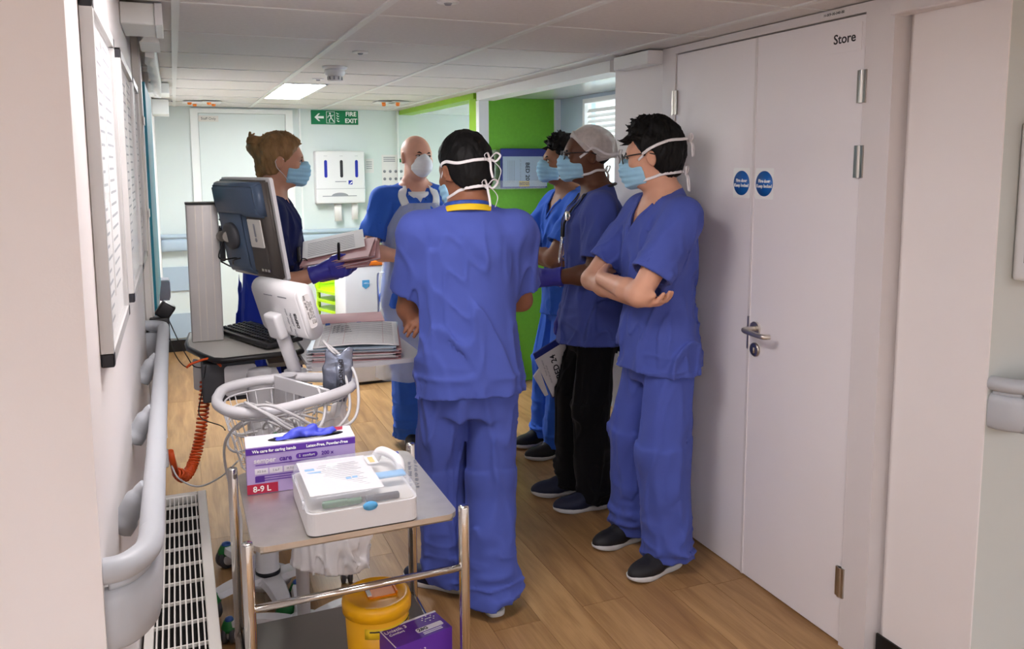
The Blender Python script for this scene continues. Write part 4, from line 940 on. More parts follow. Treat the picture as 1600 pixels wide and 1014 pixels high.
# ------------------------------------------------------------------ things the people wear and hold
def on_chest(P, xz, off=.006, sign=1, n=5):
    return [Vector((x, surf_y(P, x, min(z, 1.46), sign)+off*sign, z)) for x, z in [(v.x, v.z) for v in spline([(a, 0, b_) for a, b_ in xz], n)]]
def ribbon_on(P, xz, wd, name, m, par=None, off=.006, sign=1):
    pts = on_chest(P, xz, off, sign); return mk(name, tube(pts, .003, 8, flat=(wd, .003), normal=[(0, sign, .1)]*len(pts)), m, par or P['T'])
P1 = PEOPLE['back']
la = []
for k in range(21):
    a = R_(-115)+R_(230)*k/20; la.append(Vector((.094*math.sin(a), -.014-.084*math.cos(a), 1.474+.020*math.cos(a))))
lo_ = mk('lanyard', tube(la, .003, 8, flat=(.026, .004), normal=[(p-Vector((0, -.016, p.z-.05))).normalized() for p in la]), 'yellow', P1['T'])
la2 = [p+Vector((0, .004, .016)) for p in la]; mk('lanyard_band', tube([Vector((p.x*.93, (p.y+.016)*.93-.016, p.z)) for p in la2], .003, 8, flat=(.016, .004), normal=[(p-Vector((0, -.016, p.z-.03))).normalized() for p in la2]), 'lanyard_blue', lo_)
# bald person: undershirt, plastic apron, white neck loop
P2 = PEOPLE['apron']
def us(P): return np.maximum(np.maximum(ellip((0, .018, 1.40), (.085, .094, .09))(P), -(P[:, 1]-.02)), P[:, 2]-1.452+.3*(P[:, 1]-.05))
mk('undershirt', mesh_sdf(us, (-.12, -.02, 1.3), (.12, .16, 1.5), .006), 'mask_white', P2['T'])
b = bmesh.new(); NU, NV = 45, 64; grid = []
cells = []
for j in range(NV):
    z = 1.385-.985*j/(NV-1); half = .095+.10*min(1, max(0, (1.385-z)/.22)) if z > 1.1 else .21
    for i in range(NU):
        u = -1+2*i/(NU-1); a = u*min(1.9, half/.135); cells.append((j, u, z, math.sin(a), math.cos(a)))
tt_ = march(P2['torso'], [(0, 0, max(c[2], .86)) for c in cells], [(c[3], c[4], 0) for c in cells], .34)
grid = [[] for _ in range(NV)]
for (j, u, z, dx, dy), t_ in zip(cells, tt_):
    fo = .008*math.sin(u*13+z*4+2*mnoise.noise((u*2, z*4, 1)))+.010*mnoise.noise((u*6, z*2.2, 3))
    t_ = float(t_)+.012+fo*min(1, .3+(1.4-z))+max(0, .86-z)*.06
    grid[j].append(b.verts.new((dx*t_, dy*t_, z+.012*mnoise.noise((u*5, 1, 4))*(j == NV-1))))
for j in range(NV-1):
    for i in range(NU-1): f_ = b.faces.new((grid[j][i], grid[j][i+1], grid[j+1][i+1], grid[j+1][i])); f_.smooth = True
ap = mk('plastic_apron', b, 'apron_film', P2['T'])
for q in (-1, 1):
    pts = [(q*.085, 1.375), (q*.095, 1.42), (q*.085, 1.455)]; V = on_chest(P2, pts, .010)+[Vector((q*.072, -.03, 1.505)), Vector((q*.05, -.075, 1.515))]
    mk('neck_loop', tube(V, .003, 8, flat=(.045, .004), normal=[(q*.3, 1, .3)]*(len(V)-2)+[(q, .1, .4)]*2), 'mask_white', ap)
mk('apron_string', tube(spline([(.20, .06, 1.0), (.225, .0, .98), (.222, -.02, .8), (.226, -.01, .62)], 6), .003, 6, flat=(.016, .003)), 'mask_white', ap)
# cap person: stethoscope, lanyard, badge
P5 = PEOPLE['cap']; T5 = P5['T']
nk = [Vector((.085*math.sin(a), -.02-.075*math.cos(a), 1.488+.018*math.cos(a))) for a in np.linspace(R_(-100), R_(100), 15)]
lf = on_chest(P5, [(-.088, 1.455), (-.085, 1.40), (-.062, 1.33), (-.05, 1.27)], .010); rt = on_chest(P5, [(.088, 1.455), (.09, 1.38), (.075, 1.28), (.05, 1.20)], .010)
st = mk('stethoscope', tube(lf[::-1]+nk+rt, .0055, 8), 'black_plastic', T5)
ee = [Vector((-.05, surf_y(P5, -.05, 1.27)+.012, 1.27)), Vector((-.058, surf_y(P5, -.05, 1.2)+.022, 1.20)), Vector((-.05, surf_y(P5, -.05, 1.15)+.026, 1.155)), Vector((-.03, surf_y(P5, -.03, 1.16)+.024, 1.165)), Vector((-.028, surf_y(P5, -.03, 1.2)+.018, 1.22)), Vector((-.036, surf_y(P5, -.03, 1.27)+.012, 1.27))]
mk('ear_tube', tube(spline(ee, 5), .0035, 8), 'chrome', st)
cp = Vector((-.088, surf_y(P5, -.088, 1.37)+.016, 1.365)); mk('chest_piece', xf(lathe([(0, -.012), (.013, -.011), (.015, -.004), (.022, 0), (.023, .008), (.018, .012), (0, .012)], 20), cp, (-PI/2, 0, .5)), 'chrome', st)
ly = ribbon_on(P5, [(-.082, 1.458), (-.10, 1.40), (-.085, 1.30), (-.045, 1.18), (-.02, 1.08)], .014, 'lanyard', 'lanyard_blue', off=.013)
mk('lanyard_clip', cbox((-.018, surf_y(P5, -.018, 1.06)+.018, 1.055), (.020, .008, .035), .002), 'white_plastic', ly)
# far folded-arms person: wrist watch
PEOPLE_F = PEOPLE['folder']
wv = Vector(FOLD_L[1]); wd_ = (wv-Vector(FOLD_L[0])).normalized(); wc = wv-wd_*.025; u_ = wd_.orthogonal().normalized(); v_ = wd_.cross(u_)
wb = mk('wrist_watch', tube([wc+(u_*math.cos(a)+v_*math.sin(a))*.034 for a in np.linspace(0, 2*PI, 20, endpoint=False)], .004, 8, closed=True), 'steel', PEOPLE_F['T'])
# person with files: royal blue gown hanging behind, badge pocket, pen
P3 = PEOPLE['files']; T3 = P3['T']
def gown(P):
    o = loft([(.55, 0, -.03, .225, .17), (.85, 0, -.02, .215, .165), (1.05, 0, -.015, .195, .150), (1.22, 0, -.012, .188, .142)], cap=False)(P)+folds(P, (9, 9, 2.5), .016, 3.3)
    d = np.maximum(o, -(o+.015)); d = smax(d, P[:, 1]+.035-.12*(1.2-P[:, 2]), .006); return smax(smax(d, .62-P[:, 2], .004), P[:, 2]-1.19, .004)
mk('blue_apron', mesh_sdf(gown, (-.3, -.3, .5), (.3, .2, 1.3), .0068), 'gown_blue', T3)
mk('chest_badge', cbox((.10, surf_y(P3, .10, 1.19)+.012, 1.20), (.05, .012, .07), .003), 'black_plastic', T3)
# pink files held by that person: each a thing of its own
mat('file_pink', '#cf9fa0', .7, var=.04, vscale=12); mat('file_pink_dark', '#b98486', .7, var=.04); mat('file_blue', '#1e2a7c', .5, var=.04)
fc = Vector((.705, 3.80, 1.15)); lbls = ['lowest pink patient file in the hands of the fair haired person', 'second pink patient file from below in the held bundle', 'third pink patient file from below in the held bundle', 'topmost pink patient file with black rings in the held bundle']
FR = Euler((R_(16), R_(-9), R_(-22))).to_matrix(); FN = FR @ Vector((0, 0, 1))
for k in range(4):
    t = thing('patient_file', lbls[k], 'file', fc+FN*.0135*k+FR @ Vector((.014*((k*2) % 3), .008*(-1)**k, 0)), group='files held in the hands'); t.rotation_euler = (FR @ Matrix.Rotation(R_(5*((k*3) % 4)-7), 3, 'Z')).to_euler()
    mk('back_cover', cbox((0, 0, .0015), (.32, .235, .0016)), 'file_pink_dark', t); mk('sheets', cbox((.004, 0, .0055), (.305, .222, .006)), 'paper', t); mk('front_cover', cbox((0, .0, .0098), (.318, .234, .0018)), 'file_pink', t)
    if k == 3:
        for yy in (-.06, .06): mk('ring', tube([Vector((-.15, yy, .008+.016*math.sin(a))) + Vector((.016*math.cos(a), 0, 0)) for a in np.linspace(0, PI, 9)], .0025, 6), 'black_plastic', t)
t = thing('loose_sheet', 'white sheet fanned out behind the held pink files', 'paper', fc+FN*.066+FR @ Vector((-.03, .06, 0)), 0); t.rotation_euler = (FR @ Matrix.Rotation(R_(9), 3, 'Z') @ Matrix.Rotation(R_(4), 3, 'X')).to_euler()
mk('sheet', cbox((0, 0, 0), (.29, .21, .0012)), 'paper', t); mk('print_lines', merge(*[cbox((-.01, -.08+.02*i, .001), (.22, .003, .0005)) for i in range(8)]), 'ink_grey', t)
pe = thing('pen', 'black pen upright against the held pink files', 'pen', fc+Vector((-.035, -.135, .0)), 0); pe.rotation_euler = (R_(4), 0, 0)
mk('barrel', lathe([(0, .02), (.006, .02), (.0065, .09), (.005, .1), (0, .1)], 12), 'black_plastic', pe); mk('clip', cbox((0, -.008, .075), (.003, .002, .04)), 'black_plastic', pe)
# folder hanging from the hand of the cap person
Yf = 3.46; cpx = [(833, 553), (883, 521), (894, 600), (863, 622)]
W = [ony(x_, y_, Yf) for x_, y_ in cpx]; c0 = sum(W, Vector())/4
t = thing('bed_folder', 'navy folder with a white sheet hanging from the hand of the capped person', 'folder', c0)
def poly(pts, y0, y1): return prism([(p.x, p.z) for p in pts], y0, y1).transform(Matrix(((1, 0, 0, 0), (0, 0, 1, 0), (0, 1, 0, 0), (0, 0, 0, 1)))) 
def slab(px, y0, y1):
    b = prism([(p.x-c0.x, p.z-c0.z) for p in [ony(x_, y_, Yf) for x_, y_ in px]], 0, 1); b.transform(Matrix(((1, 0, 0, 0), (0, 0, (y1-y0), y0), (0, 1, 0, 0), (0, 0, 0, 1)))); bmesh.ops.recalc_face_normals(b, faces=b.faces); return b
mk('cover', slab(cpx, -.004, .006), 'file_blue', t)
mk('front_sheet', slab([(835, 562), (882, 533), (893, 600), (863, 620)], -.0055, -.0042), 'paper', t)
mk('inner_sheet', slab([(834, 588), (843, 576), (857, 617), (852, 619)], .001, .0095), 'paper', t)
def txt_at(s_, px, dpx, size, m_, par, Y0, bold=0.):
    p = ony(*px, Yf)-c0; d_ = ony(px[0]+dpx[0], px[1]+dpx[1], Yf)-c0-p; x_ = d_.normalized(); y_ = Vector((0, -1, 0)).cross(x_); return text(s_, size, m_, par, basis((p.x, Y0, p.z), x_, y_), bold=bold)
txt_at('BED 24', (868, 572), (-10, -30), .040, 'ink', t, -.0062, .0008); 
for i_, (px_, wd_) in enumerate((((857, 583), .10), ((851, 577), .06))):
    p_ = ony(*px_, Yf)-c0; x_ = (ony(px_[0]-10, px_[1]-30, Yf)-c0-p_).normalized(); scribble(wd_, .010, 'ink_grey', t, basis((p_.x, -.0064, p_.z), x_, Vector((0, -1, 0)).cross(x_)), seed=40+i_)
# ------------------------------------------------------------------ steel trolley and what stands on it
mat('glove_box_lilac', '#b7a3d6', .5, var=.02); mat('violet', '#5a2a9c', .45, var=.02); mat('crimson', '#b3163f', .5, var=.02); mat('glove_latex', '#4a55cf', .5, var=.06, bump=.2, bscale=80)
mat('box_white', '#e4dfea', .5, var=.02); mat('sky_blue', '#5aa9dc', .45, var=.03); mat('lid_clear', '#dfe3ea', .06, alpha=.30, var=0, spec=.7); mat('dark_grey', '#45464a', .5, var=.05)
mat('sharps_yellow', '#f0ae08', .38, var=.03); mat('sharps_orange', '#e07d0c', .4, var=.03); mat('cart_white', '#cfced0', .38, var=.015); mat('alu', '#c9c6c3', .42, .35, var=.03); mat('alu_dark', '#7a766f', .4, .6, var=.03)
mat('cable_grey', '#c3c2c2', .45, var=.03); mat('orange_cable', '#d2511a', .4, var=.04); mat('cart_green', '#1c6a34', .45, var=.05); mat('foil', '#7d8392', .28, .8, var=.15, vscale=20, bump=.5, bscale=40, dist=.004)
mat('bag_white', '#efecec', .3, alpha=.72, var=.03, bump=.3, bscale=30, dist=.004); mat('monitor_back', '#4a5a70', .32, var=.05); mat('monitor_dark', '#514c48', .35, var=.05); mat('lime_chair', '#b4e016', .35, var=.02); mat('worktop_grey', '#bfbcb5', .4, var=.02)
mat('caster_blue', '#2b4f92', .4, var=.04); mat('screen', '#0b0c0e', .15, var=.02)
TX0, TX1, TY0, TY1, TZ = .100, .585, 1.70, 2.165, .80
t = thing('steel_trolley', 'stainless steel two tier trolley in the foreground', 'trolley', ((TX0+TX1)/2, (TY0+TY1)/2, 0))
TR = t
mk('top_tray', merge(xf(plate(TX1-TX0-.03, TY1-TY0-.01, .03, .012), ((TX0+TX1)/2, (TY0+TY1)/2, TZ-.012))), 'brushed', t, world=True)
mk('tray_lip', tube([(TX0+.03, TY0+.012, TZ-.012), (TX1-.03, TY0+.012, TZ-.012)], .006, 8), 'brushed', t, world=True)
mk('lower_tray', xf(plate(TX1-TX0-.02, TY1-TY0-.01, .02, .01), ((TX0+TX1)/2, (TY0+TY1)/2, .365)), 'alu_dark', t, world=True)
for x_ in (TX0+.004, TX1-.004):
    for y_ in (TY0+.004, TY1-.004):
        p = mk('post', lathe([(0, .075), (.0125, .075), (.0125, TZ+.012), (.011, TZ+.016), (0, TZ+.016)], 18), 'chrome', t, (x_-t.location.x, y_-t.location.y, 0))
        mk('caster_fork', cbox((0, 0, .066), (.03, .05, .02), .004), 'steel', p); mk('caster_wheel', xf(lathe([(0, -.011), (.028, -.011), (.032, -.006), (.032, .006), (.028, .011), (0, .011)], 20), (0, 0, .032), (0, PI/2, 0)), 'black_plastic', p)
for zz, nm in ((.668, 'side_rail'), (.36, 'side_rail')):
    mk(nm, rod((TX0+.004, TY0+.004, zz), (TX1-.004, TY0+.004, zz), .0085), 'chrome', t, world=True)
mk('side_rail', rod((TX0+.004, TY1-.004, .36), (TX1-.004, TY1-.004, .36), .0085), 'chrome', t, world=True)
for x_ in (TX0+.004, TX1-.004): mk('end_rail', rod((x_, TY0+.004, .36), (x_, TY1-.004, .36), .0085), 'chrome', t, world=True)
pw = Matrix.Translation(-t.location) @ basis((.545, 1.98, TZ+.0004), (-.25, -1, 0), (1, -.2, 0))
for i in range(3): scribble(.19-.03*i, .012, 'ink_grey', t, pw @ Matrix.Translation((0, -.016*i, 0)), 'pen_note', i)
# glove box
gA, gB = onz(387, 775, TZ), onz(556, 752, TZ); gx = (gB-gA); gx.z = 0; gl_ = .262
t = thing('glove_box', 'lilac and purple glove box with blue gloves poking from the top', 'box', gA+gx.normalized()*gl_/2+Vector((-gx.y, gx.x, 0)).normalized()*.045, math.atan2(gx.y, gx.x))
GW, GD, GH = gl_, .088, .118
mk('carton', box(-GW/2, GW/2, -GD/2, GD/2, .0005, GH, .001, 1), 'glove_box_lilac', t)
mk('top_label', box(-GW/2, GW/2, -GD/2, GD/2, GH+.0002, GH+.001), 'box_white', t)
mk('opening', xf(lathe([(0, 0), (.5, 0), (.5, .0012), (0, .0012)], 32), M=Matrix.Translation((.015, -.004, GH+.0008)) @ Matrix.Diagonal((.185, .046, 1, 1))), 'screen', t)
mk('purple_band', box(-GW/2-.0004, GW/2+.0004, -GD/2-.0008, -GD/2, GH-.018, GH-.002), 'violet', t)
mk('red_corner', box(-GW/2-.0004, -GW/2+.072, -GD/2-.0008, -GD/2, .002, .026), 'crimson', t)
mk('red_top_mark', xf(prism([(GW/2-.05, GD/2-.028), (GW/2-.022, GD/2-.028), (GW/2-.018, GD/2-.002), (GW/2-.046, GD/2-.002)], GH+.0011, GH+.0016)), 'crimson', t)
GF = lambda x, z: basis((x, -GD/2-.0012, z), (1, 0, 0), (0, 0, 1))
text('8-9 L', .020, 'ink_white', t, GF(-GW/2+.034, .013), bold=.0004)
text('semper', .017, 'box_white', t, GF(-.088, GH-.034), bold=.0005); text('care', .017, 'violet', t, GF(-.039, GH-.034), bold=.0005)
mk('brand_lozenge', xf(plate(.052, .013, .006, .0006), M=basis((.012, -GD/2-.0003, GH-.033), (1, 0, 0), (0, 0, 1))), 'violet', t); text('S  comfort', .009, 'ink_white', t, GF(.012, GH-.033)); text('200 x', .013, 'violet', t, GF(.062, GH-.033), bold=.0003)
text('We care for caring hands', .010, 'ink_white', t, GF(-.065, GH-.0105), bold=.0003); text('Latex-Free, Powder-Free', .010, 'ink_white', t, GF(.062, GH-.0105), bold=.0003)
for i, s_ in enumerate(('XS 5-6', 'S 6-7', 'M 7-8', 'L 8-9')):
    mk('size_cell', box(-.112+.034*i, -.081+.034*i, -GD/2-.0009, -GD/2, .050, .064), 'crimson' if i == 3 else 'box_white', t); text(s_, .0075, 'ink_white' if i == 3 else 'ink_grey', t, GF(-.0965+.034*i, .057))
mk('fine_print', merge(*[box(-.11, .06-.02*(i % 2), -GD/2-.0008, -GD/2, z_, z_+.002) for i, z_ in enumerate((.072, .044, .038, .032))]), 'violet', t)
mk('small_logo', box(-.112, -.090, -GD/2-.0008, -GD/2, .030, .045), 'violet', t)
gv = union([(ellip((-.055, -.004, GH+.002), (.03, .016, .010)), 0), (cone((-.03, -.006, GH+.002), (.0, .002, GH+.022), .012, .008), .01), (ellip((.0, .0, GH+.012), (.038, .013, .012)), .01), (cone((.01, .0, GH+.016), (.035, .006, GH+.028), .012, .009), .008), (ellip((.055, .0, GH+.004), (.03, .014, .012)), .01), (cone((.05, .002, GH+.008), (.082, .004, GH+.014), .010, .007), .01)])
mk('gloves', mesh_sdf(lambda P: np.maximum(gv(P+np.array((0, 0, .006), f4))+vnoise(P*np.array((60, 80, 80), f4))*.007, GH+.0012-P[:, 2]), (-.12, -.05, GH-.02), (.13, .05, GH+.06), .0032), 'glove_latex', t)
# carry case with clear lid
cA, cB, cC = onz(487, 845, TZ), onz(653, 816, TZ), onz(458, 745, TZ); ux = (cB-cA); ux.z = 0; CW = ux.length*1.05; vy = cC-cA; CD = .262
t = thing('carry_case', 'white carry case with a clear lid and handle on the steel trolley', 'case', (cA+cB)/2+Vector((-ux.y, ux.x, 0)).normalized()*CD/2+Vector((.0, .01, 0)), math.atan2(ux.y, ux.x))
CH = .052
def rr(w_, d_, r, z0, z1, k=1.): return xf(plate(w_*k, d_*k, r, z1-z0), (0, 0, z0))
mk('base', merge(rr(CW, CD, .022, .003, CH)), 'white_plastic', t); mk('foot_strip', rr(CW-.006, CD-.006, .02, .0005, .003), 'black_plastic', t)
mk('tray_inside', rr(CW-.012, CD-.012, .018, CH, CH+.002), 'offwhite_plastic', t)
b = bmesh.new(); prof_ = [(1., CH+.0022), (.99, CH+.022), (.95, CH+.032), (.88, CH+.035)]; rg = []
for k_, z_ in prof_:
    pts = [v.co for v in plate(CW*k_, CD*k_, .022, .001).verts if abs(v.co.z) < 1e-6]
    rg.append([b.verts.new((p.x, p.y, z_)) for p in pts])
for A, B in zip(rg, rg[1:]):
    for k in range(len(A)): f_ = b.faces.new((A[k], A[(k+1) % len(A)], B[(k+1) % len(A)], B[k])); f_.smooth = True
b.faces.new(rg[-1]); lid = mk('lid', b, 'lid_clear', t)
mk('instruction_sheet', xf(cbox((0, 0, 0), (CW*.66, CD*.86, .001)), (-CW*.13, .0, CH+.0305), (R_(-1), R_(1), 0)), 'paper', t)
SH_ = lambda x, y: basis((x, y, CH+.0318), (1, 0, 0), (0, 1, 0))
mk('print_lines', merge(*[cbox((-CW*.10+(.0), CD*(-.30+.043*i), CH+.0314), (CW*(.40-.05*(i % 3)), .0016, .0004)) for i in range(14)]), 'ink_grey', t)
mk('blue_logo', merge(cbox((-CW*.37, CD*.20, CH+.0314), (.022, .014, .0004)), cbox((-CW*.34, CD*.12, CH+.0314), (.032, .009, .0004)), cbox((-CW*.06, -CD*.12, CH+.0316), (.012, .012, .0004)), cbox((CW*.0, -CD*.11, CH+.0316), (.012, .012, .0004))), 'sky_blue', t)
mk('yellow_label', merge(cbox((CW*.23, CD*.22, CH+.0335), (.026, .055, .001))), 'paper', t); mk('yellow_print', cbox((CW*.23, CD*.22, CH+.0343), (.012, .036, .0006)), 'yellow', t)
mk('blue_packet', xf(cbox((CW*.33, -CD*.12, CH+.026), (.07, .032, .006), .002), (0, 0, 0)), 'sky_blue', t)
mk('green_item', merge(cbox((-CW*.25, -CD*.44, CH+.012), (.055, .016, .014), .004), cbox((-CW*.08, -CD*.44, CH+.011), (.035, .016, .012), .004)), 'cart_green', t); mk('dark_item', cbox((CW*.18, -CD*.44, CH+.010), (.075, .016, .012), .003), 'ink', t)
mk('latch', xf(lathe([(0, 0), (.016, 0), (.016, .004), (0, .004)], 20), M=Matrix.Translation((CW*.05, -CD/2-.002, CH+.002)) @ Matrix.Rotation(PI/2, 4, 'X') @ Matrix.Diagonal((1, .62, 1, 1))), 'sky_blue', t)
for q in (-.2, .2): mk('side_clip', cbox((-CW/2-.002, CD*q*1.6, CH+.006), (.006, .02, .016), .002), 'lid_clear', t)
hp = spline([(CW*.30, CD*.40, CH+.010), (CW*.36, CD*.40, CH+.034), (CW*.43, CD*.30, CH+.036), (CW*.475, CD*.10, CH+.034), (CW*.475, CD*.02, CH+.012)], 7)
mk('handle', tube(hp, .0115, 12), 'white_plastic', t); mk('handle_mark', cbox((CW*.485, CD*.19, CH+.045), (.006, .012, .003)), 'royal', t)
# sharps bin and lancet box on the lower shelf
sc = onz(596, 946, .555); t = thing('sharps_bin', 'yellow sharps bin with an orange flap on the lower trolley shelf', 'sharps bin', (sc.x, 1.86, .376)); sz = .185
mk('bucket', lathe([(0, .0005), (.066, .0005), (.070, .01), (.077, sz-.03), (0, sz-.03)], 36), 'sharps_yellow', t)
mk('lid', lathe([(.0775, sz-.034), (.083, sz-.034), (.084, sz-.012), (.080, sz), (.072, sz+.003), (.066, sz-.006), (0, sz-.006)], 36), 'sharps_yellow', t)
mk('flap', xf(plate(.07, .05, .006, .004), (.012, .01, sz-.006)), 'sharps_orange', t); mk('flap_slot', cbox((-.018, .01, sz-.001), (.010, .035, .003)), 'paper', t); mk('flap_frame', merge(cbox((.012, .037, sz+.0), (.074, .004, .006)), cbox((.047, .012, sz), (.004, .05, .006))), 'sharps_orange', t)
lb = []
for k in range(13):
    a = R_(-125)+R_(110)*k/12; lb.append(Vector((.0772*math.cos(a), .0772*math.sin(a), sz-.062)))
mk('warning_label', tube(lb, .001, 6, flat=(.03, .001), normal=[Vector((p.x, p.y, 0)) for p in lb]), 'yellow', t)
mk('warning_text', tube([Vector((p.x*1.012, p.y*1.012, p.z+.006)) for p in lb[1:-1]], .001, 6, flat=(.004, .001), normal=[Vector((p.x, p.y, 0)) for p in lb[1:-1]]), 'ink', t)
t = thing('lancet_box', 'purple lancet box with white print on the lower trolley shelf', 'box', (.478, 1.762, .376), R_(13))
mk('carton', box(-.075, .075, -.042, .042, .0005, .13, .001, 1), 'violet', t); mk('pale_edge', merge(box(-.0755, .0755, .036, .0425, .1301, .1306), box(-.0755, -.073, -.042, .042, .1301, .1306)), 'box_white', t)
LT = lambda x, y: basis((x, y, .1308), (1, 0, 0), (0, 1, 0))
text('Unistik 3', .016, 'box_white', t, LT(-.042, .022)); text('Comfort', .011, 'box_white', t, LT(-.046, .008)); mk('gauge_label', xf(plate(.07, .017, .004, .0006), (.03, -.012, .1302)), 'box_white', t); text('28G', .015, 'ink', t, LT(.012, -.012), bold=.0005)
for k in range(8):
    a = 2*PI*k/8; mk('star', xf(lathe([(0, 0), (.0022, 0), (.0022, .0005), (0, .0005)], 5), (.045+.016*math.cos(a), .022+.011*math.sin(a), .1302)), 'box_white', t)
text('owen', .008, 'box_white', t, LT(.045, .022)); mk('fine_print', merge(*[cbox((.03, -.026-.006*i, .1304), (.05, .0025, .0006)) for i in range(2)]), 'box_white', t)
for s_, z_ in (('Unistik 3', .10), ('28G', .07)): text(s_, .013, 'box_white', t, basis((-.02, -.0425, z_), (1, 0, 0), (0, 0, 1)))

# ------------------------------------------------------------------ casters shared by the two stands
def caster(par, x_, y_, rz, r=.04):
    c = mk('caster', merge(xf(lathe([(0, -.008), (r-.004, -.008), (r, -.004), (r, .004), (r-.004, .008), (0, .008)], 22), (.013, 0, r), (0, PI/2, 0)), xf(lathe([(0, -.008), (r-.004, -.008), (r, -.004), (r, .004), (r-.004, .008), (0, .008)], 22), (-.013, 0, r), (0, PI/2, 0))), 'dark_grey', par, (x_, y_, 0), (0, 0, rz))
    mk('hub', xf(lathe([(0, -.023), (r*.62, -.023), (r*.62, .023), (0, .023)], 18), (0, 0, r), (0, PI/2, 0)), 'cart_white', c)
    mk('hood', xf(lathe([(0, .03), (r*.55, .022), (r*.85, .0), (r*.8, -.012), (0, -.012)], 18), (0, 0, r*1.75)), 'cart_green', c); mk('hood_cap', xf(lathe([(0, .012), (r*.4, .006), (r*.5, -.004), (0, -.004)], 14), (0, 0, r*1.75+.024)), 'caster_blue', c)
    return c
def leg(par, a, b_, w0, w1, z0, z1, th):
    a, b_ = Vector((*a, 0)), Vector((*b_, 0)); d = (b_-a).normalized(); n = Vector((-d.y, d.x, 0)); bm = bmesh.new(); R2 = []
    for k in range(9):
        u = k/8; p = a.lerp(b_, u); w_ = (w0+(w1-w0)*u)*(1 if k < 8 else .6); z_ = z0+(z1-z0)*u+.018*math.sin(u*PI)
        R2.append([bm.verts.new(v) for v in (p+n*w_/2+Vector((0, 0, z_)), p+n*w_*.38+Vector((0, 0, z_+th)), p-n*w_*.38+Vector((0, 0, z_+th)), p-n*w_/2+Vector((0, 0, z_)))])
    for A, B in zip(R2, R2[1:]):
        for k in range(4): f_ = bm.faces.new((A[k], A[(k+1) % 4], B[(k+1) % 4], B[k]))
    bm.faces.new(R2[0]); bm.faces.new(R2[-1]); bmesh.ops.recalc_face_normals(bm, faces=bm.faces); return mk('base_leg', bm, 'cart_white', par)
# computer cart
CX, CY = .255, 3.02
t = thing('computer_cart', 'white computer cart with an aluminium post behind the monitor', 'computer cart', (CX, CY, 0)); CART = t
mk('column', lathe([(0, .085), (.044, .085), (.044, .100), (.041, .104), (.041, .86), (0, .86)], 28), 'cart_white', t)
mk('column_ring', lathe([(.0445, .083), (.0455, .083), (.0455, .099), (.0445, .099)], 28), 'black_plastic', t)
for x_, y_ in ((.03, -.26), (.28, -.03), (-.13, .27), (-.20, -.10)):
    leg(t, (0, 0), (x_, y_), .10, .055, .052, .070, .020); caster(t, x_*1.02, y_*1.02, math.atan2(y_, x_))
mk('base_hub', lathe([(0, .05), (.085, .05), (.08, .08), (0, .084)], 28), 'cart_white', t)
wt = [onz(302, 536, .9), onz(345, 560, .9), onz(432, 549, .9)]
WPTS = [(.018, 3.44), (.022, 3.34), (.07, 3.19), (.105, 3.105), (.135, 3.085), (.40, 3.11), (.42, 3.13), (.42, 3.60), (.40, 3.62), (.03, 3.62)]
mk('worktop', prism(WPTS, .882, .899), 'worktop_grey', t, world=True); mk('worktop_edge', tube([(p[0], p[1], .8885) for p in WPTS], .0115, 8, closed=True), 'black_plastic', t, world=True)
mk('side_shelf', xf(plate(.44, .62, .03, .016), (.645, 3.27, .845)), 'cart_white', t, world=True); mk('shelf_bracket', box(.30, .52, 3.16, 3.26, .828, .8445), 'alu_dark', t, world=True)
mk('post', merge(box(.036, .155, 3.40, 3.50, .8995, 1.445, .006, 2)), 'alu', t, world=True)
for x_ in (.070, .096, .128): mk('post_groove', box(x_-.0016, x_+.0016, 3.3985, 3.3999, .905, 1.44), 'brushed', t, world=True)
mk('post_cap', box(.034, .157, 3.398, 3.502, 1.4452, 1.452, .002, 1), 'black_plastic', t, world=True)
mk('under_box', merge(box(.06, .25, 3.14, 3.36, .72, .868, .008, 2)), 'dark_grey', t, world=True); mk('rear_panel', xf(plate(.115, .115, .014, .006), M=basis((.195, 3.132, .80), (1, .06, 0), (0, 0, 1))), 'cart_white', t, world=True)
mk('side_panel', xf(plate(.17, .12, .01, .005), M=basis((.075, 3.22, .80), (.5, -1, 0), (0, 0, 1))), 'cart_white', t, world=True); mk('lower_cabinet', box(.215, .33, 3.06, 3.2, .35, .83, .012, 2), 'cart_white', t, world=True)
# monitor on the post
t = thing('monitor', 'computer monitor seen from behind on the aluminium cart post', 'monitor', (.27, 3.22, 1.36)); mm_ = Matrix.Rotation(R_(-68), 4, 'Z')
nrm = Vector((.92, .39, .0)); ax = Vector((.39, -.92, 0)); tilt = R_(9); upv = Vector((0, 0, 1))*math.cos(tilt)-nrm*math.sin(tilt); nn = nrm*math.cos(tilt)+Vector((0, 0, 1))*math.sin(tilt)
MM = Matrix(((ax.x, upv.x, nn.x, 0), (ax.y, upv.y, nn.y, 0), (ax.z, upv.z, nn.z, 0), (0, 0, 0, 1))); MWD, MHT = .375, .385
mk('front_bezel', xf(plate(MWD, MHT, .012, .014), M=MM @ Matrix.Translation((0, 0, .0))), 'white_plastic', t); mk('screen_glass', xf(plate(MWD-.03, MHT-.05, .004, .001), M=MM @ Matrix.Translation((0, .006, .0142))), 'screen', t)
def shell_row(u0, u1, v0, v1, z): return [(u0, v0, z), (u1, v0, z), (u1, v1, z), (u0, v1, z)]
def hull(rows, M):
    b = bmesh.new(); rg = [[b.verts.new(p) for p in r] for r in rows]
    for A, B in zip(rg, rg[1:]):
        for k in range(4): b.faces.new((A[k], A[(k+1) % 4], B[(k+1) % 4], B[k]))
    b.faces.new(rg[0]); b.faces.new(rg[-1]); bmesh.ops.bevel(b, geom=list(b.edges), offset=.008, segments=3, affect='EDGES'); bmesh.ops.recalc_face_normals(b, faces=b.faces)
    for f_ in b.faces: f_.smooth = True
    b.transform(M); return b
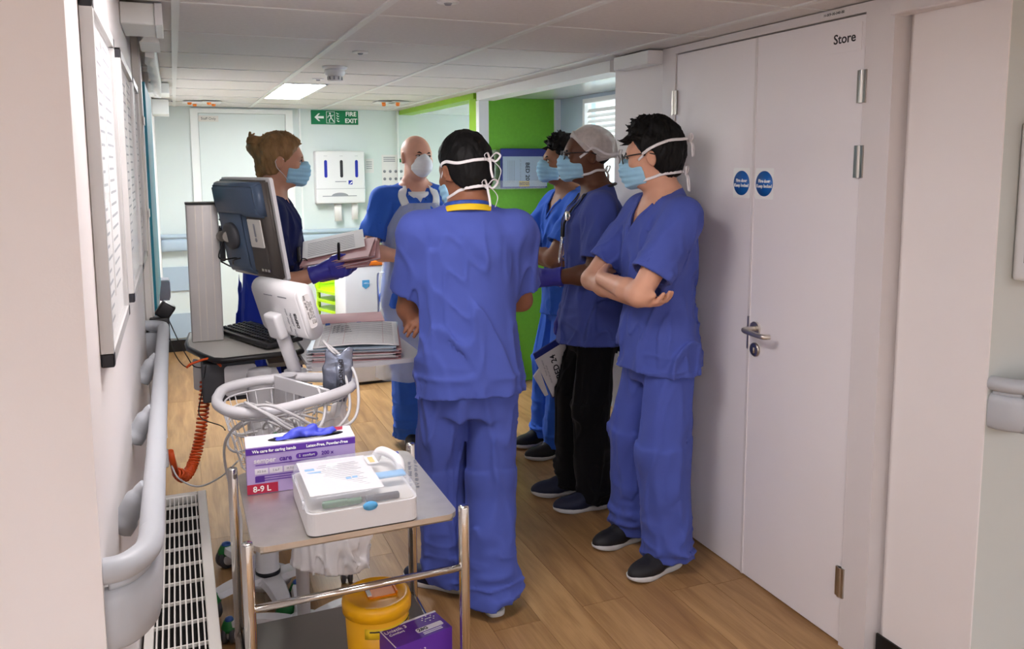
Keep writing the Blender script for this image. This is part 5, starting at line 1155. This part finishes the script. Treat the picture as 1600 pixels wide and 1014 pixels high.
W2, H2 = MWD/2-.006, MHT/2-.006
mk('back_shell', hull([shell_row(-W2, W2, -H2, H2, -.001), shell_row(-W2, W2, -H2, H2, -.020), shell_row(-W2+.03, W2-.03, -H2+.03, H2-.02, -.040)], MM), 'monitor_dark', t)
mk('back_upper', hull([shell_row(-W2+.005, W2-.005, .045, H2-.002, -.02), shell_row(-W2+.02, W2-.02, .06, H2-.008, -.055), shell_row(-W2+.03, W2-.03, .085, H2-.02, -.064)], MM), 'monitor_back', t)
mk('back_spine', hull([shell_row(-W2+.005, .05, -H2+.01, .08, -.03), shell_row(-W2+.02, .03, -H2+.03, .08, -.048), shell_row(-W2+.03, .02, -H2+.05, .08, -.055)], MM), 'monitor_back', t)
kb = mk('key_panel', xf(plate(.095, .105, .006, .004), M=MM @ Matrix.Translation((.105, -.005, -.0455)) @ Matrix.Rotation(PI, 4, 'Y')), 'offwhite_plastic', t)
KM = MM @ Matrix.Translation((.105, -.005, -.0460-.0045)) @ Matrix.Rotation(PI, 4, 'Y')
mk('key_symbol', merge(xf(lathe([(0, 0), (.008, 0), (.008, .001), (0, .001)], 14), M=KM @ Matrix.Translation((0, -.024, .0))), xf(plate(.011, .05, .005, .0008), M=KM @ Matrix.Translation((0, .012, 0)))), 'ink_grey', t)
mk('ports', merge(*[xf(cbox((0, 0, 0), (.016, .010, .004)), M=MM @ Matrix.Translation((.10+.022*i, -.145, -.042))) for i in range(3)]), 'chrome', t)
sw_ = MM @ Matrix.Translation((-.06, -.02, -.056))
mk('swivel', merge(xf(lathe([(0, 0), (.052, 0), (.052, -.016), (.04, -.024), (0, -.024)], 24), M=sw_)), 'dark_grey', t)
pA = sw_ @ Vector((0, 0, -.02)); pB = Vector((.158, 3.45, 1.315))-t.location; mk('arm', tube([pA, pA.lerp(pB, .5), pB], .021, 12), 'alu_dark', t); mk('arm_mount', cbox(tuple(pB+Vector((.004, 0, -.03))), (.03, .075, .14), .008), 'dark_grey', t)
mk('cables', merge(tube(spline([pB+Vector((0, -.03, .07)), pB+Vector((.03, -.05, .03)), pA+Vector((-.04, -.06, -.07)), MM @ Vector((-.02, -.10, -.078))], 8), .003, 6), tube(spline([pB+Vector((0, -.03, -.10)), pB+Vector((.04, -.05, -.12)), MM @ Vector((-.04, -.11, -.085)), MM @ Vector((-.0, -.10, -.075))], 8), .003, 6)), 'black_plastic', t)
# keyboard
t = thing('keyboard', 'black keyboard on the computer cart worktop', 'keyboard', (.285, 3.36, .9), R_(-68))
mk('case', xf(cbox((0, 0, .017), (.43, .155, .02), .005), (0, 0, .004), (R_(4), 0, 0)), 'black_plastic', t)
key_me = bpy.data.meshes.new('key'); kb_ = box(-.0078, .0078, -.0078, .0078, 0, .007, .0015, 1); kb_.to_mesh(key_me); kb_.free()
for r_ in range(5):
    for c_ in range(20):
        yy = -.05+.022*r_; mk('key', key_me, 'black_plastic', t, (-.195+.0205*c_, yy, .031+yy*math.tan(R_(4))), (R_(4), 0, 0))
# vital signs monitor on its stand
VX, VY = .335, 2.66
t = thing('vital_signs_stand', 'white wheeled stand with wire basket and loop handle', 'stand', (VX, VY, 0)); VS = t
mk('pole', lathe([(0, .07), (.022, .07), (.022, .90), (0, .90)], 20), 'cart_white', t)
for k in range(5):
    a = R_(16+72*k); e_ = (.25*math.cos(a), .25*math.sin(a)); leg(t, (0, 0), e_, .06, .045, .05, .058, .018); caster(t, e_[0], e_[1], a, .032)
mk('base_hub', lathe([(0, .048), (.06, .048), (.055, .078), (0, .082)], 24), 'cart_white', t)
top_p = ony(436, 508, 2.60); low_p = Vector((VX, VY, .89))
mk('tilt_arm', tube([low_p-t.location, (low_p+Vector((0, -.01, .04)))-t.location, top_p-t.location], .0215, 16), 'cart_white', t)
LP = [(.085, 2.44), (.085, 2.36), (.12, 2.28), (.20, 2.245), (.32, 2.29), (.42, 2.355), (.465, 2.405), (.475, 2.46), (.44, 2.52), (.36, 2.57), (.28, 2.59), (.18, 2.58), (.11, 2.53)]
lpz = .93; cl = [Vector((x_, y_, lpz)) for x_, y_ in LP]; cl = spline(cl+[cl[0]], 6)[:-1]
mk('loop_handle', tube(cl, .0155, 14, closed=True), 'cart_white', t, world=True)
mk('clamp_plate', merge(tube([(.30, 2.57, .945), (.335, 2.63, .93)], .02, 8, flat=(.05, .016)), xf(box(-.13, .13, -.006, .006, -.02, .02), (.325, 2.46, .925), (0, 0, R_(-62))), xf(lathe([(0, -.03), (.036, -.03), (.036, .03), (0, .03)], 20), (VX, VY, .905))), 'cart_white', t, world=True)
ctr = Vector((.275, 2.42, 0)); 
for k, (zz, sc_) in enumerate(((.905, .93), (.85, .86), (.79, .78), (.735, .70))):
    mk('basket_ring', tube([ctr+(Vector((p.x, p.y, 0))-ctr)*sc_+Vector((0, 0, zz)) for p in cl], .0024 if k else .003, 6, closed=True), 'cart_white', t, world=True)
nw = 30
for k in range(nw):
    p = cl[int(k*len(cl)/nw)]; q0 = ctr+(Vector((p.x, p.y, 0))-ctr)*.93+Vector((0, 0, .905)); q1 = ctr+(Vector((p.x, p.y, 0))-ctr)*.70+Vector((0, 0, .735)); q2 = ctr+(Vector((p.x, p.y, 0))-ctr)*.05+Vector((0, 0, .733))
    mk('basket_wire', tube([q0, q1, q2], .0016, 5), 'cart_white', t, world=True)
mk('basket_bracket', box(.26, .335, 2.60, 2.645, .74, .9, .004, 1), 'cart_white', t, world=True)
# the monitor head: pill shaped bar, back towards the camera
t = thing('vital_signs_monitor', 'white vital signs monitor seen from behind on its tilted arm', 'vital signs monitor', (0, 0, 0))
e1 = ony(484, 488, 2.49); un = Vector((-.42, .905, .0)).normalized(); nb_ = Vector((-.905, -.42, 0)); tl = R_(17); vv = Vector((0, 0, 1))*math.cos(tl)+nb_*math.sin(tl); ww = un.cross(vv)
t.location = (e1.x, e1.y, e1.z-.1); VM = Matrix(((un.x, vv.x, ww.x, 0), (un.y, vv.y, ww.y, 0), (un.z, vv.z, ww.z, .1), (0, 0, 0, 1)))     # local x along the bar away from the camera, y up the pill, z through it
if (VM.to_3x3() @ Vector((0, 0, 1))).dot(nb_) < 0: back_s = -1
else: back_s = 1
def pill(h, w_, n=10): return [(w_/2*math.cos(a), (h/2-w_/2)+w_/2*math.sin(a)) for a in np.linspace(0, PI, n)]+[(w_/2*math.cos(a), -(h/2-w_/2)+w_/2*math.sin(a)) for a in np.linspace(PI, 2*PI, n)]
PM = VM @ Matrix(((0, 0, 1, 0), (0, 1, 0, 0), (1, 0, 0, 0), (0, 0, 0, 1)))      # prism axis (z) -> bar axis, pill x -> through, pill y -> up
b = prism(pill(.185, .066), 0, .255); bmesh.ops.bevel(b, geom=[e for e in b.edges if len(e.link_faces) == 2 and e.calc_face_angle(0) > 1.2], offset=.006, segments=3, affect='EDGES')
for f_ in b.faces: f_.smooth = True
b.transform(PM); bmesh.ops.recalc_face_normals(b, faces=b.faces); mk('housing', b, 'white_plastic', t)
lab = xf(plate(.026, .11, .008, .001), M=PM @ Matrix.Translation((0, .004, -.0014))); mk('rating_label', lab, 'paper', t)
xs_ = PM.to_3x3() @ Vector((1, 0, 0)); endn = -un; upd = vv
bx = endn.cross(upd)*-1
ltm = basis(PM @ Vector((0, .004, -.0022)), upd, endn.cross(upd)); 
scribble(.07, .010, 'ink', t, ltm @ Matrix.Translation((.01, .006, 0)), seed=9)
for i in range(3): scribble(.075, .0055, 'ink', t, ltm @ Matrix.Translation((-.005, -.0008-.0052*i, 0)), seed=11+i)
bn = (VM.to_3x3() @ Vector((0, 0, 1)))*back_s
def on_back(u, v, off=.0): return VM @ Vector((u, v, back_s*(.033+off)))
bx_ = -un if (-un).cross(vv).dot(bn) > 0 else un
for (u, v, L_) in ((.075, .066, .05), (.075, .056, .05), (.155, .066, .05), (.155, .056, .05)): mk('vent_slot', xf(plate(L_, .004, .0018, .002), M=basis(on_back(u, v, -.006 if v > .06 else -.001), bx_, vv)), 'ink_grey', t)
text('DEFIB', .020, 'ink', t, basis(on_back(.030, -.018, .001), vv, bn.cross(vv)), bold=.0004); scribble(.075, .015, 'ink_grey', t, basis(on_back(.055, -.035, .001), vv, bn.cross(vv)), seed=21); scribble(.06, .011, 'ink_grey', t, basis(on_back(.078, -.03, .001), vv, bn.cross(vv)), seed=22)
mk('mount_block', merge(xf(box(-.035, .035, -.05, .035, 0, .034, .012, 3), M=VM @ Matrix.Translation((.14, -.035, back_s*.030)) @ Matrix.Diagonal((1, 1, back_s, 1)))), 'white_plastic', t)
# cables bundled on the stand
rnd = random.Random(5)
t = thing('cable_bundle', 'coiled grey cables hanging on the loop handle and in the wire basket', 'cable', (.27, 2.4, .74)); CB = t
def cab(pts, r=.0045, m_='cable_grey', nm='cable', par=None): return mk(nm, tube(spline(pts, 8), r, 8), m_, par or CB, world=True)
cab([(.40, 2.50, 1.06), (.44, 2.44, 1.0), (.452, 2.38, .93), (.44, 2.33, .87), (.38, 2.28, .84), (.30, 2.24, .86), (.22, 2.22, .92), (.16, 2.24, .952), (.14, 2.32, .93)])
cab([(.41, 2.50, 1.05), (.47, 2.42, .99), (.478, 2.36, .92), (.45, 2.31, .855), (.36, 2.26, .855), (.27, 2.22, .92), (.20, 2.225, .955), (.13, 2.28, .93)])
cab([(.36, 2.36, .95), (.37, 2.31, .90), (.34, 2.26, .86), (.27, 2.22, .875), (.19, 2.215, .94), (.15, 2.27, .955), (.2, 2.34, .90)])
for k in range(9):
    c_ = Vector((.19+.16*rnd.random(), 2.36+.12*rnd.random(), .775+.09*rnd.random())); a0 = rnd.random()*6; r0 = .05+.04*rnd.random(); tz = rnd.uniform(-.5, .5)
    cab([c_+Vector((r0*math.cos(a0+i*.7), r0*.8*math.sin(a0+i*.7), .03*math.sin(i*1.1+k)+tz*.03*math.cos(a0+i*.7))) for i in range(11)], .0036)
cab([(.17, 2.26, .93), (.10, 2.33, .84), (.10, 2.38, .72), (.13, 2.36, .60), (.12, 2.34, .45)], .004)
mk('green_tag', xf(box(-.025, .025, -.012, .012, 0, .03, .006, 2), (.235, 2.34, .80), (0, R_(-35), .4)), 'cart_green', CB, world=True)
mk('white_coil', tube([Vector((.37+.008*math.cos(i*.9), 2.60+.008*math.sin(i*.9), 1.0-.0016*i)) for i in range(70)], .0026, 6), 'white_plastic', CB, world=True)
# foil pouch
c0 = ony(528, 580, 2.42); t = thing('foil_pouch', 'silver foil pouch with black writing clipped to the loop handle', 'pouch', (c0.x, c0.y, c0.z-.1))
def pouch(P):
    z = P[:, 2]; wd = np.interp(z, [-.035, .03, .05, .15, .165], [.007, .033, .046, .044, .050]); dp = np.interp(z, [-.035, .03, .1, .15, .165], [.006, .018, .016, .006, .003])
    d = (np.sqrt((P[:, 0]/wd)**2+(P[:, 1]/dp)**2)-1)*np.minimum(wd, dp); return np.maximum(d+vnoise(P*45)*.0022, np.maximum(-.035-z, z-.162+.01*np.cos(P[:, 0]*90)))
mk('pouch', mesh_sdf(pouch, (-.07, -.05, -.06), (.07, .05, .19), .0034), 'foil', t)
mk('paper_strip', tube([(.004, -.0205, .03), (.004, -.0195, .09), (.003, -.012, .13)], .002, 6, flat=(.030, .0012), normal=[(0, -1, .1)]*3), 'foil', t)
text('DO NOT OPEN', .017, 'ink', t, basis((.004, -.0215, .083), (0, .06, -1), (1, 0, 0)), bold=.0004)
mk('lead', tube(spline([(0, 0, -.03), (.004, .0, -.08), (.006, 0, -.11)], 5), .0022, 6), 'black_plastic', t); mk('plug', lathe([(0, -.175), (.004, -.175), (.009, -.165), (.009, -.125), (.004, -.112), (0, -.112)], 14), 'black_plastic', t)
mk('clip_lead', tube(spline([(-.03, .02, -.03), (-.015, .0, -.075), (.004, 0, -.10)], 5), .002, 6), 'cable_grey', t)
# white bag hanging from the basket
t = thing('plastic_bag', 'thin white plastic bag hanging behind the steel trolley', 'bag', (.40, 2.40, .33))
def bag(P):
    z = P[:, 2]; wd = np.interp(z, [0, .03, .14, .28, .44, .58], [.05, .11, .125, .09, .03, .010]); dp = np.interp(z, [0, .03, .14, .28, .44, .58], [.02, .04, .045, .03, .012, .006]); cx_ = np.interp(z, [0, .12, .52], [-.02, .0, .02])
    d = (np.sqrt(((P[:, 0]-cx_)/wd)**2+(P[:, 1]/dp)**2)-1)*np.minimum(wd, dp); return np.maximum(d+folds(P, (26, 26, 7), .010, 2, (9, 4)), np.maximum(.03-.25*P[:, 0]-z, z-.56))
mk('film', mesh_sdf(bag, (-.17, -.09, -.02), (.18, .09, .60), .005), 'bag_white', t)
# files lying on the side shelf
def flat_file(i, z, dx, dy, rz, label, cover='file_pink', tk=.012, sheets=True):
    t = thing('patient_file', label, 'file', (.655+dx, 3.24+dy, z), R_(rz), group='files lying on the cart shelf')
    mk('back_cover', cbox((0, 0, .0008), (.33, .50, .0014)), cover, t); mk('sheets', cbox((-.003, 0, .0015+tk/2), (.315, .47, tk-.002)), 'paper', t); mk('front_cover', cbox((0, 0, tk+.001), (.33, .50, .0014)), cover, t); return t, tk+.002
z0 = .862; zz = z0
for i, (cv, tk, lb) in enumerate((('file_pink', .012, 'lowest pink file on the cart shelf'), ('paper', .010, 'cream file second from below on the cart shelf'), ('file_pink', .011, 'pink file in the middle of the shelf pile'), ('rail_blue', .010, 'grey blue file near the top of the shelf pile'))):
    _, h = flat_file(i, zz, .006*(-1)**i, -.004*i, -14+1.2*(-1)**i, lb, cv, tk); zz += h
t = thing('open_notes', 'open ruled notes lying on top of the shelf files', 'notes', (.655, 3.22, zz+.0005), R_(-13))
b = bmesh.new(); gr = []
for j in range(14):
    v = -.23+.46*j/13; gr.append([b.verts.new((-.16+.32*i/15, v, .004+.010*math.sin(PI*i/15)-.0*v)) for i in range(16)])
for j in range(13):
    for i in range(15): f_ = b.faces.new((gr[j][i], gr[j][i+1], gr[j+1][i+1], gr[j+1][i])); f_.smooth = True
r_ = bmesh.ops.extrude_face_region(b, geom=list(b.faces)); bmesh.ops.translate(b, vec=(0, 0, -.003), verts=[g for g in r_['geom'] if isinstance(g, bmesh.types.BMVert)]); bmesh.ops.recalc_face_normals(b, faces=b.faces)
mk('page', b, 'paper', t)
cv_ = lambda x: .0046+.010*math.sin(PI*(x+.16)/.32)
mk('ruled_lines', merge(*[tube([(x, -.21+.0205*k, cv_(x)) for x in np.linspace(-.14, .14, 9)], .0006, 4) for k in range(21)]), 'ink_grey', t)
mk('ruled_column', merge(*[tube([(x, -.21, cv_(x)), (x, .21, cv_(x))], .0006, 4) for x in (-.11, -.05, .10)]), 'file_pink_dark', t)
mk('handwriting', merge(*[tube(spline([(x0+.006*i, y0+.004*((i*7) % 3-1), cv_(x0+.006*i)+.0006) for i in range(n_)], 3), .0006, 4) for x0, y0, n_ in [(-.10, .15-.02*k, 6+(k*5) % 9) for k in range(8)]]), 'ink', t)
t = thing('patient_file', 'closed pink file with blue tags behind the open notes', 'file', (.66, 3.535, zz+.001), R_(-9), group='files lying on the cart shelf')
mk('back_cover', cbox((0, 0, .001), (.34, .22, .0016)), 'file_pink', t); mk('sheets', cbox((0, 0, .007), (.325, .205, .010)), 'paper', t); mk('front_cover', xf(cbox((0, 0, .0135), (.34, .22, .0016))), 'file_pink', t)
for x_ in (-.07, .06): mk('blue_tag', cbox((x_, -.112, .008), (.02, .008, .014), .003), 'caster_blue', t)
# orange coiled lead, plug and thin wires
co = thing('coiled_cable', 'orange coiled cable hanging from the computer cart', 'cable', (.06, 3.3, .3))
cpt = [ony(322, 588, 3.22), ony(318, 640, 3.22), ony(311, 690, 3.2), ony(300, 728, 3.16), ony(288, 745, 3.10), ony(277, 738, 3.04)]
cen = spline(cpt, 60); hel = []
for i, p in enumerate(cen):
    tt = (cen[min(i+1, len(cen)-1)]-cen[max(i-1, 0)]).normalized(); u_ = tt.cross(Vector((0, 1, 0))).normalized(); v_ = tt.cross(u_); a = i*.86; rr_ = .0175 if 6 < i < len(cen)-6 else .008
    hel.append(p+u_*rr_*math.cos(a)+v_*rr_*math.sin(a))
mk('coil', tube(hel, .0048, 7), 'orange_cable', co, world=True)
mk('lead_top', tube(spline([hel[0], ony(322, 578, 3.2), ony(335, 566, 3.16), ony(345, 572, 3.12), ony(330, 560, 3.13), ony(300, 568, 3.14), ony(292, 574, 3.12)], 8), .0045, 7), 'orange_cable', co, world=True)
mk('plug_end', tube([hel[-1], ony(270, 722, 3.0), ony(266, 705, 2.98)], .011, 10), 'orange_cable', co, world=True)
t = thing('power_plug', 'grey plug and thin grey lead near the end of the radiator', 'plug', ony(266, 715, 2.95))
mk('plug', cbox((-.02, 0, 0), (.03, .045, .055), .006), 'cable_grey', t); mk('lead', tube(spline([ony(268, 728, 2.95), ony(280, 748, 2.9), ony(310, 760, 2.8), ony(345, 745, 2.72), ony(372, 720, 2.66)], 8), .0032, 6), 'cable_grey', t, world=True)
t = thing('thin_wires', 'thin black wires looping from the wall to the computer cart', 'wire', (.02, 3.3, .9))
w0 = Vector((-.055, 3.36, 1.035))
mk('wire', tube(spline([w0, ony(280, 535, 3.3), ony(293, 558, 3.25), ony(303, 572, 3.2), ony(318, 575, 3.17)], 8), .0022, 6), 'black_plastic', t, world=True); mk('wire', tube(spline([w0+Vector((0, 0, -.04)), ony(272, 550, 3.3), ony(290, 573, 3.22), ony(305, 565, 3.18)], 8), .0022, 6), 'black_plastic', t, world=True)
mk('wire', tube(spline([ony(322, 570, 3.13), ony(316, 610, 3.15), ony(312, 650, 3.15), ony(345, 665, 2.95), ony(352, 672, 2.7)], 8), .0022, 6), 'black_plastic', t, world=True)
t = thing('scanner_holder', 'black scanner in its cradle at the far end of the left handrail', 'scanner', (-.072, 3.355, 1.02))
mk('cradle', box(-.04, .03, -.03, .03, -.09, .0, .006, 2), 'black_plastic', t); mk('scanner_head', xf(cbox((0, 0, .03), (.055, .05, .06), .008), (0, 0, 0), (0, R_(35), 0)), 'black_plastic', t)
# clinical waste bin, chairs and wall files in the background
a_ = ony(537, 405, 5.75); b2 = ony(612, 405, 5.75); bw = b2.x-a_.x; t = thing('waste_bin', 'white clinical waste bin with an orange lid edge behind the bald person', 'bin', ((a_.x+b2.x)/2, 5.75+.2, 0))
hb = .87; mk('cabinet', box(-bw/2, bw/2, -.2, .2, .02, hb, .012, 2), 'white_plastic', t); mk('plinth', box(-bw/2+.02, bw/2-.02, -.18, .18, 0, .02), 'black_plastic', t)
mk('lid', xf(box(-bw/2-.004, bw/2+.004, -.206, .2, 0, .035, .008, 2), (0, 0, hb+.003)), 'orange', t); mk('lid_top', box(-bw/2+.01, bw/2-.01, -.19, .19, hb+.0385, hb+.05, .006, 2), 'white_plastic', t)
mk('blue_badge', xf(prism([(-.026, .03), (.026, .03), (.026, -.015), (0, -.035), (-.026, -.015)], 0, .0015), M=basis((-.02, -.2005, hb-.13), (1, 0, 0), (0, 0, 1))), 'sky_blue', t); scribble(.03, .018, 'ink_white', t, basis((-.02, -.2027, hb-.125), (1, 0, 0), (0, 0, 1)), 'badge_mark', 5)
def chair(z, label):
    t = thing('stacking_chair', label, 'chair', (1.27, 6.5, z), R_(200), group='stacked lime chairs'); m_ = 'lime_chair'
    mk('seat', xf(plate(.42, .42, .07, .02), (0, 0, .43)), m_, t); mk('backrest', xf(plate(.40, .24, .07, .018), M=basis((0, -.20, .68), (1, 0, 0), (0, -.18, 1))), m_, t)
    for q in (-1, 1):
        mk('back_post', rod((q*.17, -.19, .42), (q*.17, -.215, .60), .014), m_, t)
        for yy in (-.18, .18): mk('leg', rod((q*.18, yy, .43), (q*.21, yy*1.12, 0.0), .014), m_, t)
    return t
for i, lb in enumerate(('lowest lime green stacking chair beside the waste bin', 'middle lime green stacking chair beside the waste bin', 'topmost lime green stacking chair beside the waste bin')): chair(.075*i, lb)
a_, b2 = ony(779, 231, 5.395), ony(851, 292, 5.395); w_, h = b2.x-a_.x, a_.z-b2.z
t = thing('wall_file_holder', 'clear wall holder on the green wall', 'file holder', ((a_.x+b2.x)/2-.02, 5.399, b2.z)); mk('back_plate', box(-w_/2-.03, w_/2, -.004, -.0005, -.01, h*.95), 'clear_sheet', t); mk('pocket', merge(box(-w_/2-.03, w_/2, -.062, -.059, -.01, .05), box(-w_/2-.03, w_/2, -.059, -.004, -.01, -.007), box(-w_/2-.03, -w_/2-.027, -.059, -.004, -.01, h*.9)), 'clear_sheet', t)
t = thing('bed_folder', 'navy folder with a pale sheet in the holder on the green wall', 'folder', ((a_.x+b2.x)/2, 5.36, b2.z-.005))
mk('cover', box(-w_/2, w_/2, -.012, .012, 0, h, .004, 1), 'file_blue', t); mk('front_sheet', box(-w_/2+.012, w_/2-.004, -.0145, -.0125, .012, h*.80), 'rail_blue', t)
FT = lambda x, z: basis((x, -.0152, z), (0, 0, -1), (1, 0, 0))
text('BED 20', .042, 'ink', t, FT(w_*.06, h*.42), bold=.0009); scribble(h*.6, .014, 'ink_grey', t, FT(-w_*.09, h*.42), seed=31); mk('sheet_lines', merge(*[box(-w_*.36+.012*i, -.354*w_+.012*i, -.0152, -.0146, h*.15, h*.7) for i in range(5)]), 'ink_grey', t)
mk('yellow_tab', box(-w_*.12, w_*.10, -.0165, -.0148, .012, .05), 'yellow', t); text('BED25', .028, 'ink', t, basis((-w_*.01, -.0172, .031), (1, 0, 0), (0, 0, 1)), bold=.0006)
